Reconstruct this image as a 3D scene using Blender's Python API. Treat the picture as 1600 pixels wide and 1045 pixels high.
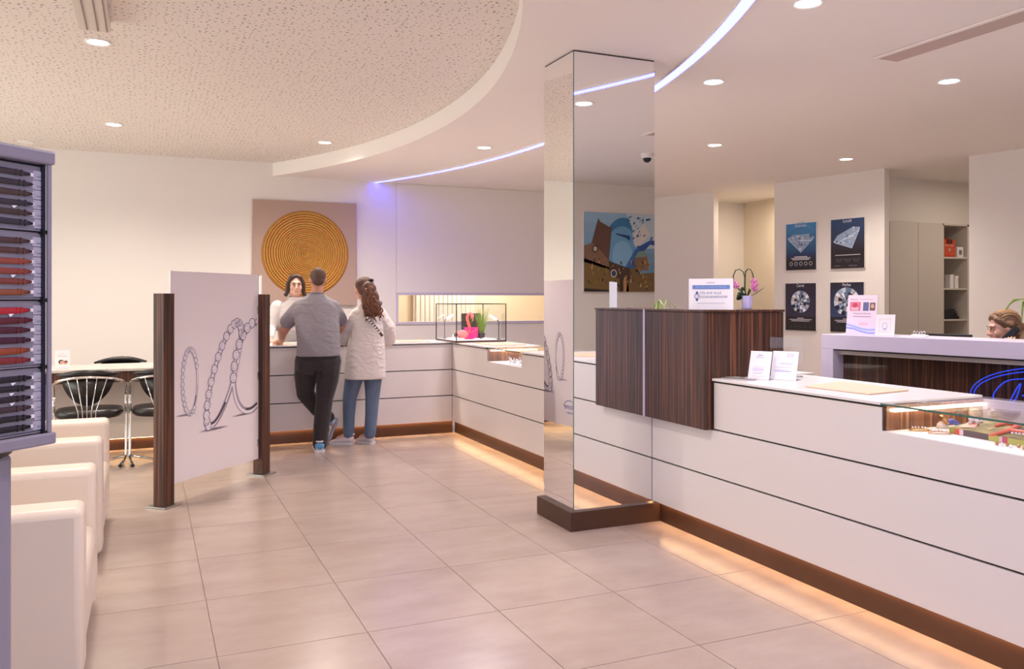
import bpy, bmesh, math, random
import numpy as np
from mathutils import Matrix, Vector
random.seed(7)
for o in list(bpy.data.objects): bpy.data.objects.remove(o)
SC = bpy.context.scene
COL = SC.collection
PI = math.pi

# ------------------------------------------------------------------ camera, world, exposure, large lights
cd = bpy.data.cameras.new('camera'); cam = bpy.data.objects.new('camera', cd); COL.objects.link(cam)
cam.location = (0, 0, 1.45); cam.rotation_euler = (PI/2, 0, -0.414)
cd.sensor_fit = 'HORIZONTAL'; cd.sensor_width = 36; cd.lens = 36*1299.3/1600
cd.shift_y = -(522.5-467.3)/1600; cd.clip_start = 0.05; cd.clip_end = 80
SC.camera = cam
SC.view_settings.view_transform = 'Standard'; SC.view_settings.look = 'None'
SC.view_settings.gamma = 1; SC.view_settings.use_curve_mapping = False
SC.view_settings.exposure = 0.36
W = bpy.data.worlds.new('daylight'); SC.world = W; W.use_nodes = True
W.node_tree.nodes['Background'].inputs[0].default_value = (0.74, 0.79, 1.0, 1)
W.node_tree.nodes['Background'].inputs[1].default_value = 1.0

def lin(c):
    if isinstance(c, str):
        c = c.lstrip('#'); c = [int(c[i:i+2], 16)/255 for i in (0, 2, 4)]
    return tuple(x/12.92 if x <= .04045 else ((x+.055)/1.055)**2.4 for x in c[:3])

def area(name, loc, rot, sx, sy, power, col, spread=PI, parent=None, shape='RECTANGLE'):
    l = bpy.data.lights.new(name, 'AREA'); l.shape = shape; l.size = sx
    if shape == 'RECTANGLE': l.size_y = sy
    l.energy = power; l.color = col; l.spread = spread
    o = bpy.data.objects.new(name, l); COL.objects.link(o); o.location = loc; o.rotation_euler = rot
    return o
DAY = (0.86, 0.82, 1.0)
WARM = (1.0, 0.90, 0.80)
GLOW = (1.0, 0.62, 0.28)
# daylight coming through the shop window behind the camera
area('window_daylight', (0.2, -1.75, 1.45), (PI/2, 0, 0), 6.6, 2.5, 55, DAY)
# unseen side window on the left, added to brighten the left wall
area('added_side_window_light', (-4.85, 7.6, 1.5), (0, -PI/2, 0), 2.4, 4.6, 112, (1.0, .98, .88))

# ------------------------------------------------------------------ materials
def mat(name, col=(.8, .8, .8), rough=.5, metal=0, spec=.5, emit=None, es=0, bump=None, noise=None, trans=0, sheen=0, coat=0):
    m = bpy.data.materials.new(name); m.use_nodes = True
    nt = m.node_tree; b = nt.nodes['Principled BSDF']
    c = lin(col) if isinstance(col, str) else col
    b.inputs['Base Color'].default_value = (*c, 1); b.inputs['Roughness'].default_value = rough
    b.inputs['Metallic'].default_value = metal; b.inputs['Specular IOR Level'].default_value = spec
    if coat: b.inputs['Coat Weight'].default_value = coat
    if trans: b.inputs['Transmission Weight'].default_value = trans
    if sheen: b.inputs['Sheen Weight'].default_value = sheen
    if emit:
        e = lin(emit) if isinstance(emit, str) else emit
        b.inputs['Emission Color'].default_value = (*e, 1); b.inputs['Emission Strength'].default_value = es
    L = nt.links
    if noise:                                     # (scale, amount, detail, stretch)
        sc, am, det, st = noise
        tc = nt.nodes.new('ShaderNodeTexCoord'); mp = nt.nodes.new('ShaderNodeMapping'); mp.inputs['Scale'].default_value = st
        n = nt.nodes.new('ShaderNodeTexNoise'); n.inputs['Scale'].default_value = sc; n.inputs['Detail'].default_value = det
        r = nt.nodes.new('ShaderNodeValToRGB')
        r.color_ramp.elements[0].position = .3; r.color_ramp.elements[1].position = .7
        r.color_ramp.elements[0].color = (*[x*(1-am) for x in c], 1); r.color_ramp.elements[1].color = (*[min(1, x*(1+am)) for x in c], 1)
        L.new(tc.outputs['Object'], mp.inputs[0]); L.new(mp.outputs[0], n.inputs[0]); L.new(n.outputs[0], r.inputs[0]); L.new(r.outputs[0], b.inputs['Base Color'])
    if bump:                                      # (scale, strength, distance)
        sc, stg, ds = bump
        tc = nt.nodes.new('ShaderNodeTexCoord'); n = nt.nodes.new('ShaderNodeTexNoise'); n.inputs['Scale'].default_value = sc; n.inputs['Detail'].default_value = 5
        bp = nt.nodes.new('ShaderNodeBump'); bp.inputs['Strength'].default_value = stg; bp.inputs['Distance'].default_value = ds
        L.new(tc.outputs['Object'], n.inputs[0]); L.new(n.outputs[0], bp.inputs['Height']); L.new(bp.outputs[0], b.inputs['Normal'])
    return m

def wood(name, dark, mid, light, rough=.32, axis='Z', scale=1.0):
    m = mat(name, mid, rough); nt = m.node_tree; b = nt.nodes['Principled BSDF']; L = nt.links
    tc = nt.nodes.new('ShaderNodeTexCoord'); mp = nt.nodes.new('ShaderNodeMapping')
    mp.inputs['Scale'].default_value = {'Z': (70*scale, 70*scale, 1.1), 'X': (1.1, 70*scale, 70*scale)}[axis]
    n = nt.nodes.new('ShaderNodeTexNoise'); n.inputs['Scale'].default_value = 1; n.inputs['Detail'].default_value = 6; n.inputs['Roughness'].default_value = .62
    r = nt.nodes.new('ShaderNodeValToRGB'); e = r.color_ramp.elements
    e[0].position = .30; e[0].color = (*lin(dark), 1); e[1].position = .68; e[1].color = (*lin(light), 1)
    k = e.new(.49); k.color = (*lin(mid), 1)
    L.new(tc.outputs['Object'], mp.inputs[0]); L.new(mp.outputs[0], n.inputs[0]); L.new(n.outputs[0], r.inputs[0]); L.new(r.outputs[0], b.inputs['Base Color'])
    bp = nt.nodes.new('ShaderNodeBump'); bp.inputs['Strength'].default_value = .12; bp.inputs['Distance'].default_value = .002
    L.new(n.outputs[0], bp.inputs['Height']); L.new(bp.outputs[0], b.inputs['Normal'])
    return m

def glassmat(name, tint=(.975, .985, .98), refl=.06, rough=0.0):
    m = bpy.data.materials.new(name); m.use_nodes = True; nt = m.node_tree; nt.nodes.clear(); L = nt.links
    o = nt.nodes.new('ShaderNodeOutputMaterial'); mx = nt.nodes.new('ShaderNodeMixShader'); t = nt.nodes.new('ShaderNodeBsdfTransparent'); g = nt.nodes.new('ShaderNodeBsdfGlossy')
    lw = nt.nodes.new('ShaderNodeLayerWeight'); lw.inputs[0].default_value = .5
    pw_ = nt.nodes.new('ShaderNodeMath'); pw_.operation = 'POWER'; pw_.inputs[1].default_value = 4; L.new(lw.outputs['Facing'], pw_.inputs[0])
    fr = nt.nodes.new('ShaderNodeMath'); fr.operation = 'MULTIPLY_ADD'; fr.inputs[1].default_value = .5; fr.inputs[2].default_value = refl*.4; L.new(pw_.outputs[0], fr.inputs[0])
    t.inputs[0].default_value = (*tint, 1); g.inputs['Roughness'].default_value = rough; g.inputs[0].default_value = (1, 1, 1, 1)
    L.new(fr.outputs[0], mx.inputs[0]); L.new(t.outputs[0], mx.inputs[1]); L.new(g.outputs[0], mx.inputs[2]); L.new(mx.outputs[0], o.inputs[0])
    return m

def emis(name, col, s):
    m = bpy.data.materials.new(name); m.use_nodes = True; nt = m.node_tree; nt.nodes.clear()
    o = nt.nodes.new('ShaderNodeOutputMaterial'); e = nt.nodes.new('ShaderNodeEmission'); e.inputs[0].default_value = (*col, 1); e.inputs[1].default_value = s
    nt.links.new(e.outputs[0], o.inputs[0]); return m

def printmat(name, rough=.4):
    m = mat(name, (.8, .8, .8), rough); nt = m.node_tree
    a = nt.nodes.new('ShaderNodeAttribute'); a.attribute_name = 'Col'
    nt.links.new(a.outputs['Color'], nt.nodes['Principled BSDF'].inputs['Base Color']); return m

M = {}
M['wall'] = mat('wall_paint', '#ebe4dc', .75, bump=(60, .05, .002))
M['ceil'] = mat('ceiling_paint', '#f6efe8', .8, bump=(50, .04, .002))
M['lilac'] = mat('lilac_lacquer', '#cdc4d6', .35)
M['white'] = mat('white_laminate', '#e2dbd8', .33)
M['top'] = mat('white_worktop', '#e9e4e2', .22)
M['black'] = mat('black_joint', '#15100f', .6)
M['bronze'] = mat('bronze_plinth', '#4d3428', .38, .35, noise=(3, .12, 3, (1, 1, 1)))
M['woodD'] = wood('macassar_wood', '#170c08', '#402317', '#7f4c30', .5)
M['woodL'] = wood('macassar_wood_light', '#4a2a18', '#84553a', '#b58560', scale=.8)
M['mirror'] = mat('mirror_silver', (.93, .93, .92), 0.0, 1)
M['glass'] = glassmat('clear_glass')
M['glassg'] = mat('green_glass_edge', '#3c6b60', .1)
M['acryl'] = glassmat('clear_acrylic', (.95, .945, .95))
M['chrome'] = mat('chrome', (.8, .79, .77), .08, 1)
M['steel'] = mat('brushed_steel', (.42, .40, .38), .35, 1)
M['leatherW'] = mat('cream_leather', '#e3d4c4', .42, bump=(140, .12, .002))
M['leatherB'] = mat('black_leather', '#151011', .35, bump=(160, .1, .001))
M['greyM'] = mat('grey_lacquer', '#8b8490', .4)
M['greyD'] = mat('grey_backing', '#86808a', .5)
M['darkblue'] = mat('dark_plastic', '#1a1c2c', .4)
M['blackp'] = mat('black_plastic', '#0f0e10', .35)
M['print'] = printmat('printed_card')
M['gloss'] = printmat('glossy_print', .18)
M['paper'] = mat('white_paper', '#f2eff0', .6)
M['pad'] = mat('beige_leather_pad', '#dcbda2', .5, bump=(200, .1, .001))
M['lamp'] = emis('lamp_glow', (1.0, .93, .84), 14)
M['ring'] = mat('lamp_ring', '#f3efec', .3)
M['led'] = emis('cove_led', (.74, .78, 14.0), 1.0)
M['ledw'] = emis('warm_led', (1.0, .78, .55), 5)
M['glow'] = emis('plinth_led', (1.0, .58, .26), 24)
M['neon'] = emis('blue_neon', (.03, .07, .85), 1.0)
M['neonl'] = emis('light_blue_neon', (.02, .30, 1.0), 1.6)
M['stone'] = mat('pale_stone_top', '#cfc4ba', .25, noise=(4, .12, 4, (1, 6, 1)))
M['cab'] = mat('cabinet_cream', '#d9d0c6', .5)
M['plantG'] = mat('leaf_green', '#4a6b22', .4, noise=(30, .3, 3, (1, 1, 1)))
M['plantL'] = mat('leaf_light_green', '#8fae4a', .4, noise=(30, .25, 3, (1, 1, 1)))
M['plantD'] = mat('leaf_dark_green', '#2b3d17', .35, noise=(20, .25, 3, (1, 1, 1)))
M['petal'] = mat('orchid_petal', '#c977a8', .5)
M['pot'] = mat('lilac_glass_pot', '#bdb4dc', .12, coat=.5)
M['soil'] = mat('dark_pot', '#4a403c', .6)

def tilemat():
    m = mat('floor_tile_stone', '#dccfc2', .24); nt = m.node_tree; b = nt.nodes['Principled BSDF']; L = nt.links
    g = nt.nodes.new('ShaderNodeNewGeometry'); oi = nt.nodes.new('ShaderNodeObjectInfo')
    mp = nt.nodes.new('ShaderNodeMapping'); mp.inputs['Scale'].default_value = (1.2, 2.6, 1)
    ad = nt.nodes.new('ShaderNodeVectorMath'); ad.operation = 'MULTIPLY_ADD'
    cb = nt.nodes.new('ShaderNodeCombineXYZ'); L.new(oi.outputs['Random'], cb.inputs[0]); L.new(oi.outputs['Random'], cb.inputs[2])
    ad.inputs[1].default_value = (40, 40, 40); L.new(cb.outputs[0], ad.inputs[0]); L.new(g.outputs['Position'], ad.inputs[2]); L.new(ad.outputs[0], mp.inputs[0])
    n = nt.nodes.new('ShaderNodeTexNoise'); n.inputs['Scale'].default_value = 2.2; n.inputs['Detail'].default_value = 6; n.inputs['Roughness'].default_value = .6
    L.new(mp.outputs[0], n.inputs[0])
    r = nt.nodes.new('ShaderNodeValToRGB'); e = r.color_ramp.elements
    e[0].position = .3; e[0].color = (*lin('#a59185'), 1); e[1].position = .72; e[1].color = (*lin('#b2a094'), 1)
    L.new(n.outputs[0], r.inputs[0]); L.new(r.outputs[0], b.inputs['Base Color']); return m
M['tile'] = tilemat()
M['grout'] = mat('floor_grout', '#8d7d72', .8)

def acoustic():
    m = mat('perforated_plaster', '#ebe3da', .8); nt = m.node_tree; b = nt.nodes['Principled BSDF']; L = nt.links
    g = nt.nodes.new('ShaderNodeNewGeometry'); mp = nt.nodes.new('ShaderNodeMapping'); mp.inputs['Scale'].default_value = (25, 27, 0)
    v = nt.nodes.new('ShaderNodeTexVoronoi'); v.voronoi_dimensions = '2D'; v.inputs['Scale'].default_value = 1; v.inputs['Randomness'].default_value = .95
    L.new(g.outputs['Position'], mp.inputs[0]); L.new(mp.outputs[0], v.inputs['Vector'])
    sp = nt.nodes.new('ShaderNodeSeparateColor'); L.new(v.outputs['Color'], sp.inputs[0])
    mr = nt.nodes.new('ShaderNodeMapRange'); mr.inputs[3].default_value = .03; mr.inputs[4].default_value = .23; L.new(sp.outputs[0], mr.inputs[0])
    lt = nt.nodes.new('ShaderNodeMath'); lt.operation = 'LESS_THAN'; L.new(v.outputs['Distance'], lt.inputs[0]); L.new(mr.outputs[0], lt.inputs[1])
    mx = nt.nodes.new('ShaderNodeMix'); mx.data_type = 'RGBA'; mx.inputs[6].default_value = (*lin('#ebe3da'), 1); mx.inputs[7].default_value = (*lin('#a39890'), 1)
    L.new(lt.outputs[0], mx.inputs[0]); L.new(mx.outputs[2], b.inputs['Base Color']); return m
M['acoustic'] = acoustic()

# ------------------------------------------------------------------ mesh helpers
MW = {}
class MB:
    def __init__(s): s.v = []; s.f = []; s.c = []
    def add(s, vs, fs, col=None):
        n = len(s.v); s.v += [tuple(p) for p in vs]; s.f += [tuple(i+n for i in f) for f in fs]; s.c += [col]*len(fs); return s
    def box(s, x0, x1, y0, y1, z0, z1, col=None, R=None, o=(0, 0, 0)):
        vs = [(x, y, z) for z in (z0, z1) for y in (y0, y1) for x in (x0, x1)]
        if R is not None: vs = [tuple(R @ Vector(p) + Vector(o)) for p in vs]
        return s.add(vs, [(0, 2, 3, 1), (4, 5, 7, 6), (0, 1, 5, 4), (2, 6, 7, 3), (0, 4, 6, 2), (1, 3, 7, 5)], col)
    def prism(s, poly, z0, z1, col=None):
        n = len(poly); a = sum(poly[i][0]*poly[(i+1) % n][1]-poly[(i+1) % n][0]*poly[i][1] for i in range(n))
        if a < 0: poly = poly[::-1]
        vs = [(p[0], p[1], z0) for p in poly]+[(p[0], p[1], z1) for p in poly]
        return s.add(vs, [tuple(range(n-1, -1, -1)), tuple(range(n, 2*n))]+[(i, (i+1) % n, n+(i+1) % n, n+i) for i in range(n)], col)
    def loft(s, rings, cap=True, closed=False, col=None):
        n = len(rings[0]); vs = [p for r in rings for p in r]; fs = []
        k = len(rings)
        for i in range(k if closed else k-1):
            for j in range(n):
                a = i*n+j; b = i*n+(j+1) % n; c2 = ((i+1) % k)*n+(j+1) % n; d = ((i+1) % k)*n+j
                fs.append((a, b, c2, d))
        if cap and not closed: fs += [tuple(range(n-1, -1, -1)), tuple(range((k-1)*n, k*n))]
        return s.add(vs, fs, col)
    def tube(s, path, r, n=8, closed=False, col=None, flat=1.0, up=None):
        P = [Vector(p) for p in path]; k = len(P); rs = r if isinstance(r, (list, tuple)) else [r]*k
        rings = []; prev = None
        for i in range(k):
            if closed: t = P[(i+1) % k]-P[i-1]
            else: t = P[min(i+1, k-1)]-P[max(i-1, 0)]
            if t.length < 1e-9: t = Vector((0, 0, 1))
            t.normalize()
            if prev is None:
                u = Vector(up) if up else (Vector((0, 0, 1)) if abs(t.z) < .9 else Vector((1, 0, 0)))
            else: u = prev
            a = u-t*u.dot(t)
            if a.length < 1e-6: a = Vector((1, 0, 0))-t*t.x
            a.normalize(); b = t.cross(a); prev = a
            rings.append([tuple(P[i]+(a*math.cos(2*PI*j/n)*flat+b*math.sin(2*PI*j/n))*rs[i]) for j in range(n)])
        return s.loft(rings, True, closed, col)
    def capsule(s, a, b, ra, rb, n=12):
        a = Vector(a); b = Vector(b); d = (b-a).normalized()
        pts = [a-d*ra*.94, a-d*ra*.7, a-d*ra*.35, a, b, b+d*rb*.35, b+d*rb*.7, b+d*rb*.94]
        rr = [ra*.3, ra*.71, ra*.93, ra, rb, rb*.93, rb*.71, rb*.3]
        return s.tube(pts, rr, n)
    def chain(s, pts, rs, n=12):
        for i in range(len(pts)-1): s.capsule(pts[i], pts[i+1], rs[i], rs[i+1], n)
        return s
    def lathe(s, prof, c=(0, 0, 0), n=24, cap=True, col=None, R=None):
        rings = []
        for r, z in prof:
            ring = [Vector((max(r, 1e-4)*math.cos(2*PI*j/n), max(r, 1e-4)*math.sin(2*PI*j/n), z)) for j in range(n)]
            if R is not None: ring = [R @ p for p in ring]
            rings.append([tuple(p+Vector(c)) for p in ring])
        return s.loft(rings, cap, False, col)
    def ell(s, c, rad, n=16, m=10, R=None, col=None):
        vs = []; fs = []
        vs.append(Vector((0, 0, -1)))
        for i in range(1, m):
            a = -PI/2+PI*i/m
            for j in range(n): vs.append(Vector((math.cos(a)*math.cos(2*PI*j/n), math.cos(a)*math.sin(2*PI*j/n), math.sin(a))))
        vs.append(Vector((0, 0, 1)))
        out = []
        for p in vs:
            q = Vector((p.x*rad[0], p.y*rad[1], p.z*rad[2]))
            if R is not None: q = R @ q
            out.append(tuple(q+Vector(c)))
        for j in range(n): fs.append((0, 1+(j+1) % n, 1+j))
        for i in range(m-2):
            for j in range(n):
                a = 1+i*n+j; b = 1+i*n+(j+1) % n; fs.append((a, b, b+n, a+n))
        t = len(vs)-1; o = 1+(m-2)*n
        for j in range(n): fs.append((o+j, o+(j+1) % n, t))
        return s.add(out, fs, col)
    def stations(s, st, n=20, p=2.4):
        """horizontal super-ellipse rings: (x, y, z, rx, ry)"""
        rings = []
        for (x, y, z, rx, ry) in st:
            ring = []
            for j in range(n):
                a = 2*PI*j/n; ca, sa = math.cos(a), math.sin(a)
                ring.append((x+rx*math.copysign(abs(ca)**(2/p), ca), y+ry*math.copysign(abs(sa)**(2/p), sa), z))
            rings.append(ring)
        return s.loft(rings)
    def mesh(s, name, inv=None):
        me = bpy.data.meshes.new(name)
        vs = s.v if inv is None else [tuple(inv @ Vector(p)) for p in s.v]
        me.from_pydata(vs, [], s.f)
        if any(c is not None for c in s.c):
            at = me.color_attributes.new('Col', 'FLOAT_COLOR', 'CORNER'); buf = []
            for f, c in zip(s.f, s.c): buf += list((*(c or (.8, .8, .8)), 1))*len(f)
            at.data.foreach_set('color', buf)
        return me
    def build(s, name, m, parent=None, world=True, smooth=False, bevel=0, seg=2):
        W_ = MW.get(parent.name) if parent is not None else None
        me = s.mesh(name, W_.inverted() if (W_ is not None and world) else None)
        me.materials.append(m)
        if smooth:
            me.polygons.foreach_set('use_smooth', [True]*len(me.polygons))
            if smooth != 'all': me.set_sharp_from_angle(angle=math.radians(40))
        o = bpy.data.objects.new(name, me); COL.objects.link(o)
        if parent is not None: o.parent = parent
        MW[o.name] = W_ if W_ is not None else Matrix()
        if bevel:
            b = o.modifiers.new('bevel', 'BEVEL'); b.width = bevel; b.segments = seg; b.limit_method = 'ANGLE'; b.angle_limit = math.radians(50)
        return o

def tag(o, label=None, cat=None, group=None, kind=None):
    if label: o['label'] = label
    if cat: o['category'] = cat
    if group: o['group'] = group
    if kind: o['kind'] = kind
    return o
def thing(name, label, cat, loc=(0, 0, 0), rz=0, group=None):
    o = bpy.data.objects.new(name, None); COL.objects.link(o); o.empty_display_size = .1
    o.location = loc; o.rotation_euler = (0, 0, rz); MW[o.name] = Matrix.Translation(loc) @ Matrix.Rotation(rz, 4, 'Z')
    return tag(o, label, cat, group)
KIDS = {}
def copy_tree(o, parent=None):
    c = o.copy(); COL.objects.link(c); MW[c.name] = MW.get(o.name)
    if parent is not None: c.parent = parent
    for ch in o.children: copy_tree(ch, c)
    return c
def dup(root, loc, rz, label=None):
    c = copy_tree(root); c.location = loc; c.rotation_euler = (0, 0, rz)
    MW[c.name] = Matrix.Translation(loc) @ Matrix.Rotation(rz, 4, 'Z')
    if label: c['label'] = label
    return c
def struct(name, mb, m, **k):
    return tag(mb.build(name, m, **k), kind='structure')

def blob(name, mb, m, parent, vox=.01, smooth=4, extra=None, world=False):
    """closed shells fused into one continuous surface"""
    me = mb.mesh(name); o = bpy.data.objects.new('tmp', me); COL.objects.link(o)
    r = o.modifiers.new('r', 'REMESH'); r.mode = 'VOXEL'; r.voxel_size = vox
    if smooth:
        q = o.modifiers.new('s', 'SMOOTH'); q.factor = .5; q.iterations = smooth
    dg = bpy.context.evaluated_depsgraph_get(); ev = o.evaluated_get(dg); m2 = bpy.data.meshes.new_from_object(ev)
    bpy.data.objects.remove(o)
    if extra is not None:
        bm = bmesh.new(); bm.from_mesh(m2); e = extra.mesh('e'); bm.from_mesh(e); bm.to_mesh(m2); bm.free()
    if world and parent is not None: m2.transform(MW[parent.name].inverted())
    m2.name = name; m2.materials.clear(); m2.materials.append(m)
    m2.polygons.foreach_set('use_smooth', [True]*len(m2.polygons))
    ob = bpy.data.objects.new(name, m2); COL.objects.link(ob)
    if parent is not None: ob.parent = parent
    MW[ob.name] = MW.get(parent.name) if parent is not None else Matrix()
    return ob

# flat prints: coloured polygons laid on a plane
TXT = {}
def text2d(s):
    if s in TXT: return TXT[s]
    cu = bpy.data.curves.new('t', 'FONT'); cu.body = s; cu.size = 1; cu.resolution_u = 3
    o = bpy.data.objects.new('t', cu); COL.objects.link(o)
    dg = bpy.context.evaluated_depsgraph_get(); me = bpy.data.meshes.new_from_object(o.evaluated_get(dg))
    vs = [(v.co.x, v.co.y) for v in me.vertices]; fs = [tuple(p.vertices) for p in me.polygons]
    bpy.data.objects.remove(o); bpy.data.meshes.remove(me); bpy.data.curves.remove(cu)
    x0 = min(v[0] for v in vs); x1 = max(v[0] for v in vs)
    TXT[s] = ([(v[0]-x0, v[1]) for v in vs], fs, x1-x0); return TXT[s]
class PR:
    def __init__(s, o, u, w, step=.0006):
        s.o = Vector(o); s.u = Vector(u); s.w = Vector(w); s.n = s.u.cross(s.w).normalized(); s.mb = MB(); s.step = step
    def p(s, x, y, l): return tuple(s.o+s.u*x+s.w*y+s.n*(l*s.step))
    def poly(s, pts, col, l=1):
        c = lin(col) if isinstance(col, str) else col
        s.mb.add([s.p(x, y, l) for x, y in pts], [tuple(range(len(pts)))], c); return s
    def rect(s, x0, y0, x1, y1, col, l=1): return s.poly([(x0, y0), (x1, y0), (x1, y1), (x0, y1)], col, l)
    def grad(s, x0, y0, x1, y1, c0, c1, l=1, n=10):
        a, b = lin(c0), lin(c1)
        for i in range(n):
            t = (i+.5)/n; s.rect(x0, y0+(y1-y0)*i/n, x1, y0+(y1-y0)*(i+1)/n, tuple(p+(q-p)*t for p, q in zip(a, b)), l)
        return s
    def disc(s, x, y, rx, ry, col, l=1, n=20, rot=0):
        return s.poly([(x+rx*math.cos(2*PI*i/n)*math.cos(rot)-ry*math.sin(2*PI*i/n)*math.sin(rot), y+rx*math.cos(2*PI*i/n)*math.sin(rot)+ry*math.sin(2*PI*i/n)*math.cos(rot)) for i in range(n)], col, l)
    def line(s, pts, w, col, l=1, closed=False):
        k = len(pts)
        for i in range(k if closed else k-1):
            a = Vector(pts[i]); b = Vector(pts[(i+1) % k]); d = (b-a)
            if d.length < 1e-9: continue
            q = Vector((-d.y, d.x)).normalized()*w/2
            s.poly([tuple(a-q), tuple(b-q), tuple(b+q), tuple(a+q)], col, l)
        return s
    def ring(s, x, y, rx, ry, w, col, l=1, n=28, rot=0):
        cr, sr = math.cos(rot), math.sin(rot)
        return s.line([(x+rx*math.cos(2*PI*i/n)*cr-ry*math.sin(2*PI*i/n)*sr, y+rx*math.cos(2*PI*i/n)*sr+ry*math.sin(2*PI*i/n)*cr) for i in range(n)], w, col, l, True)
    def text(s, t, x, y, size, col, l=2, align='C', width=None):
        vs, fs, wd = text2d(t); c = lin(col) if isinstance(col, str) else col
        sx = size if width is None else width/wd
        off = {'C': -wd*sx/2, 'L': 0, 'R': -wd*sx}[align]
        s.mb.add([s.p(x+off+vx*sx, y+vy*size, l) for vx, vy in vs], fs, c); return s
    def build(s, name, parent, m=None, world=True): return s.mb.build(name, m or M['print'], parent, world)
M['film'] = mat('white_print_film', '#ece3e2', .35)
# ------------------------------------------------------------------ the setting
HL, HR, CX, CY_, RE, RS = 3.015, 3.18, -5.25, 7.1, 7.72, 8.89
fl = struct('floor', MB().box(-4.6, 11, -1.8, 13.1, -.2, -.003), M['grout'])
tm = MB().box(0, .615, 0, .687, -.003, 0).mesh('tile'); tm.materials.append(M['tile'])
for i in range(-7, 5):
    for j in range(-4, 12):
        t = bpy.data.objects.new('tile', tm); COL.objects.link(t); t.parent = fl
        t.location = (.2636+.619*i, 4.952-.691*(10-5-j)+.0, 0)
bf = struct('floor', MB().box(3.362, 11, -1.8, 13.1, -.002, -.0005).box(-4.6, 3.362, 9.1, 13.1, -.002, -.0005), M['tile'])
# lower ceiling: everything outside the round recess
pts = []
a0, a1 = math.asin((11.0-CY_)/RE), -math.acos((-4.6-CX)/RE)
for i in range(73):
    a = a0+(a1-a0)*i/72; pts.append((CX+RE*math.cos(a), CY_+RE*math.sin(a)))
mb = MB()
def strip_poly(pts, x1, z0, z1):
    m = MB()
    for i in range(len(pts)-1):
        (xa, ya), (xb, yb) = pts[i], pts[i+1]
        m.prism([(xa, ya), (xb, yb), (x1, yb), (x1, ya)], z0, z1)
    return m
mb = strip_poly(pts, 11, HL, 3.30)
mb.box(-4.6, 11, -1.8, pts[-1][1], HL, 3.30).box(pts[0][0], 11, 11.0, 13.1, HL, 3.30)
bm = bmesh.new(); bm.from_mesh(mb.mesh('c')); bmesh.ops.remove_doubles(bm, verts=bm.verts, dist=1e-4)
dead = [f for f in bm.faces if abs(f.normal.y) > .999 and abs(f.normal.z) < .1 and -1.7 < f.calc_center_median().y < 13]
bmesh.ops.delete(bm, geom=dead, context='FACES_ONLY')
me = bpy.data.meshes.new('ceiling'); bm.to_mesh(me); bm.free(); me.materials.append(M['ceil'])
o = bpy.data.objects.new('ceiling', me); COL.objects.link(o); tag(o, kind='structure')
struct('ceiling', MB().box(-4.6, 2.7, -1.0, 11.0, HR, HR+.1), M['acoustic'])
# back wall with the long low window and the flush panels round it
WX0, WX1, WZ0, WZ1 = 3.109, 5.95, 1.141, 1.504
bw = struct('wall_back', MB().box(-4.6, 3.082, 10.9, 11.02, 0, 3.3).box(3.082, WX0, 10.902, 11.02, 0, 1.53).box(WX0, WX1, 10.902, 11.02, 0, WZ0)
            .box(WX0, WX1, 10.902, 11.02, WZ1, 1.53).box(WX1, 9.1, 10.902, 11.02, 0, 1.53).box(3.082, 9.1, 10.912, 11.02, 1.53, 3.3), M['wall'])
MB().box(3.086, 7.4, 10.902, 10.913, 1.534, 3.011).build('panel', M['wall'], bw, bevel=.002)
wn = struct('window_1', MB().box(WX0-.03, WX1+.03, 10.885, 10.901, WZ0-.035, WZ0).box(WX0-.03, WX1+.03, 10.885, 10.901, WZ1, WZ1+.035)
            .box(WX0-.03, WX0, 10.885, 10.901, WZ0, WZ1).box(WX1, WX1+.03, 10.885, 10.901, WZ0, WZ1), M['lilac'])
MB().box(WX0, WX1, 10.93, 10.936, WZ0, WZ1).build('pane', M['glass'], wn)
rrm = mat('rear_room_cream', '#f1e4cf', .7)
for q in ((2.0, 2.1, 11.02, 12.6), (2.1, 6.9, 12.52, 12.6), (6.9, 7.0, 11.02, 12.6)): struct('wall_rear_room', MB().box(*q, 0, 3.0), rrm)
rad = thing('radiator', 'cream ribbed radiator seen through the long low window in the back wall', 'radiator', (3.9, 12.45, 0))
for k in range(13): MB().box(3.83+k*.075, 3.894+k*.075, 12.42, 12.46, .75, 1.95).build('rib', M['ring'], rad, bevel=.012)
MB().box(3.80, 4.82, 12.448, 12.5, .76, 1.94).build('back_panel', M['ring'], rad)
# left and front shell (outside the frame, seen only by mirrors and the light)
struct('wall_left', MB().box(-4.72, -4.6, -1.8, 5.3, 0, 3.3).box(-4.72, -4.6, 9.9, 11.02, 0, 3.3).box(-4.72, -4.6, 5.3, 9.9, 0, .3).box(-4.72, -4.6, 5.3, 9.9, 2.7, 3.3), M['wall'])
w3 = struct('window_3_added', MB().box(-4.69, -4.62, 5.3, 5.36, .3, 2.7).box(-4.69, -4.62, 9.84, 9.9, .3, 2.7).box(-4.69, -4.62, 7.57, 7.63, .3, 2.7), M['steel'])  # frame of the unseen side window added for its light
for y0, y1 in ((5.36, 7.57), (7.63, 9.84)): MB().box(-4.66, -4.65, y0, y1, .3, 2.7).build('pane', M['glass'], w3)
struct('wall_front', MB().box(-4.6, -3.1, -1.7, -1.58, 0, 3.3).box(3.5, 4.7, -1.7, -1.58, 0, 3.3).box(-3.1, 3.5, -1.7, -1.58, 2.7, 3.3).box(-3.1, 3.5, -1.7, -1.58, 0, .2), M['wall'])
w2 = struct('window_2', MB().box(-3.1, -3.04, -1.69, -1.59, .2, 2.7).box(3.44, 3.5, -1.69, -1.59, .2, 2.7).box(-.95, -.89, -1.69, -1.59, .2, 2.7).box(1.27, 1.33, -1.69, -1.59, .2, 2.7), M['steel'])
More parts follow.
